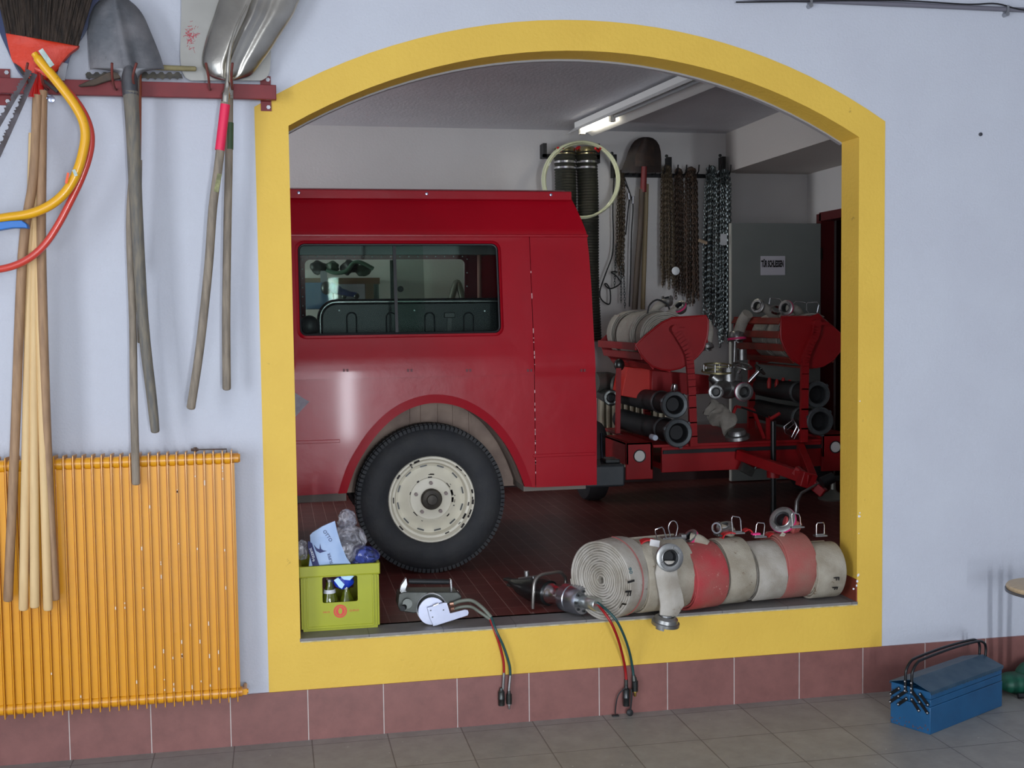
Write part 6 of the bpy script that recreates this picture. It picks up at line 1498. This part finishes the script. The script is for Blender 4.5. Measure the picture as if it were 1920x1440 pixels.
M().cyl(bp_(1310, 450, -.14), bp_(1325, 456, -.14), .014, n=8).build('paper_tag', mat('tag_buff', (176, 156, 132), .7), label='little buff paper roll between the dark and the silver chains', cat_='tag')
# wire rope slings and a hooked cable
hose_ = lambda nm, pts, r, m, prt: M().tube(cat([bp_(x, y, d) for x, y, d in pts], 5), r, 8).build(nm, m, prt)
t = thing('wire_sling', 'thin wire rope sling with looped end hanging beside the dark wall shovel', 'wire rope', bp_(1184, 570, -.08))
hose_('rope', [(1168, 325, -.08), (1176, 348, -.08), (1184, 372, -.08), (1187, 390, -.08), (1184, 440, -.08), (1182, 520, -.08), (1180, 575, -.08)], .005, m_iron, t)
hose_('rope', [(1164, 325, -.07), (1172, 345, -.07), (1180, 362, -.07), (1177, 400, -.07), (1173, 440, -.07)], .005, m_iron, t)
M().cyl(bp_(1187, 368, -.08), bp_(1187, 382, -.08), .011, n=8).cyl(bp_(1179, 362, -.07), bp_(1180, 374, -.07), .010, n=8).build('ferrule', m_chrome, t)
t = thing('hooked_cable', 'black bent cable with loops hanging at the left end of the hook rail', 'cable', bp_(1130, 570, -.08))
hose_('cable_run', [(1152, 320, -.06), (1150, 360, -.07), (1149, 400, -.07), (1150, 440, -.07), (1148, 478, -.08), (1136, 512, -.09), (1125, 545, -.1), (1128, 562, -.1), (1143, 570, -.1), (1144, 545, -.1), (1138, 533, -.1), (1134, 533, -.1), (1142, 541, -.1), (1154, 538, -.1), (1163, 530, -.1), (1156, 518, -.1), (1146, 510, -.1), (1158, 510, -.1)], .0055, m_iron, t)
# pale radiator on the back wall behind the trailer
t = thing('wall_radiator', 'pale ribbed radiator on the back wall behind the trailer left side', 'radiator', bp_(1145, 800, -.05))
for k in range(12):
    x = bp_(1122, 700).x+k*.05; M().box(x, x+.03, YW-.06, YW+.03, ZS+.14, ZS+.86).build('radiator_column', mat('radiator_pale', (196, 190, 166), .5), t, bevel=.008)
M().cyl((bp_(1122, 700).x-.02, YW-.015, ZS+.2), (bp_(1122, 700).x+.6, YW-.015, ZS+.2), .02, n=10).build('header_pipe', MATS['radiator_pale'], t)

# ------------------------------------------------------------------ bench seen through the vehicle windows
YK = YB-.42
def kp(x, y, d=0): return P(x, y, YK+d)
zt_ = kp(640, 560).z
t = thing('work_bench', 'work bench against the back wall, seen through the vehicle windows', 'bench', (kp(640, 560).x, YK+.2, ZS))
zsh = kp(640, 524).z
M().box(kp(540, 520).x, kp(712, 520).x, YK, YB-.02, zsh-.035, zsh+.012).build('shelf_board', mat('board_brown', (120, 84, 54), .6, var=((96, 70, 48), 10, .7)), t)
M().box(kp(540, 520).x, kp(712, 520).x, YK-.03, YB-.02, ZS+.82, ZS+.87).build('bench_top', mat('bench_grey', (128, 128, 130), .6), t)
for x in (545, 705):
    c = kp(x, 600); M().box(c.x-.03, c.x+.03, YK+.04, YK+.10, ZS, zsh-.03).build('leg', m_gfit, t)
a, b = kp(572, 580), kp(622, 530)
M().box(a.x-.1, b.x, YK-.06, YK+.2, a.z, b.z).build('blue_crate', mat('crate_blue', (70, 104, 138), .6), label='dusty blue box under the bench shelf, seen through the vehicle windows', cat_='box', bevel=.006)
a, b = kp(626, 562), kp(684, 532)
M().box(a.x, b.x, YK, YK+.2, a.z, b.z).build('white_carton', mat('carton_white', (176, 178, 190), .7), label='whitish carton under the bench shelf, seen through the vehicle windows', cat_='carton')
a, b = kp(686, 564), kp(700, 532)
M().box(a.x, b.x, YK-.02, YK+.2, a.z, b.z).build('brown_carton', mat('carton_brown', (112, 96, 74), .8), label='narrow brown carton beside the whitish one on the bench', cat_='carton')
t = thing('bolt_cutter', 'dark blue long-armed tool lying in front of the whitish carton', 'tool', kp(650, 552, -.1))
M().tube(cat([kp(618, 536, -.1), kp(634, 544, -.1), kp(650, 550, -.1), kp(668, 553, -.1)], 3), [.035]*4+[.026]*3+[.02]*3, 10).build('arm', mat('tool_navy', (36, 44, 96), .4), t)
M().ball(kp(612, 540, -.1), (.04, .03, .05)).ball(kp(645, 556, -.1), .02).ball(kp(668, 555, -.1), .024).build('joint', m_gfit, t)
rk = random.Random(12)
for k, (x, y, r_, c_) in enumerate(((598, 502, .045, 'tool_a'), (622, 498, .04, 'tool_b'), (655, 500, .05, 'tool_c'), (680, 506, .045, 'tool_d'))):
    mm = lump(kp(x, y+2), (r_*1.3, r_, r_), .02, 13+k, fr=10); mm.build('hand_pump', mat('pump_green' if k % 2 else 'pump_dark', (58, 76, 60) if k % 2 else (34, 36, 36), .5), label=['dark small machine at the left end of the bench shelf, seen through the vehicle', 'green fitting second from the left on the bench shelf', 'dark fitting third from the left on the bench shelf', 'green fitting at the right end of the bench shelf'][k], cat_='machine')
t = thing('green_hose', 'greenish hose drooping over the fittings on the bench shelf', 'hose', kp(650, 510, -.05))
M().tube(cat([kp(612, 506, -.06), kp(630, 512, -.07), kp(650, 508, -.07), (kp(662, 494, -.05)), kp(676, 492, -.05), kp(700, 504, -.04)], 4), .016, 10).build('hose_run', mat('hose_green', (76, 104, 88), .5), t)
a, b = kp(601, 532, -.03), kp(613, 508, -.03)
M().box(a.x, b.x, YK-.04, YK-.03, a.z, b.z).build('label_card', mat('card_grey', (150, 152, 160), .7), label='small grey card clipped to the bench shelf edge', cat_='card')
t = thing('step_ladder', 'grey tubular frame bent to a point, leaning by the back wall behind the vehicle', 'frame', kp(858, 565, .1))
M().tube(cat([kp(812, 929, .1), kp(838, 600, .1), kp(846, 562, .1), kp(853, 537, .1), kp(857, 530, .1), kp(861, 537, .1), kp(868, 562, .1), kp(874, 600, .1), kp(898, 929, .1)], 4), .026, 12).build('frame_tube', mat('frame_grey', (120, 118, 110), .45, .5), t)
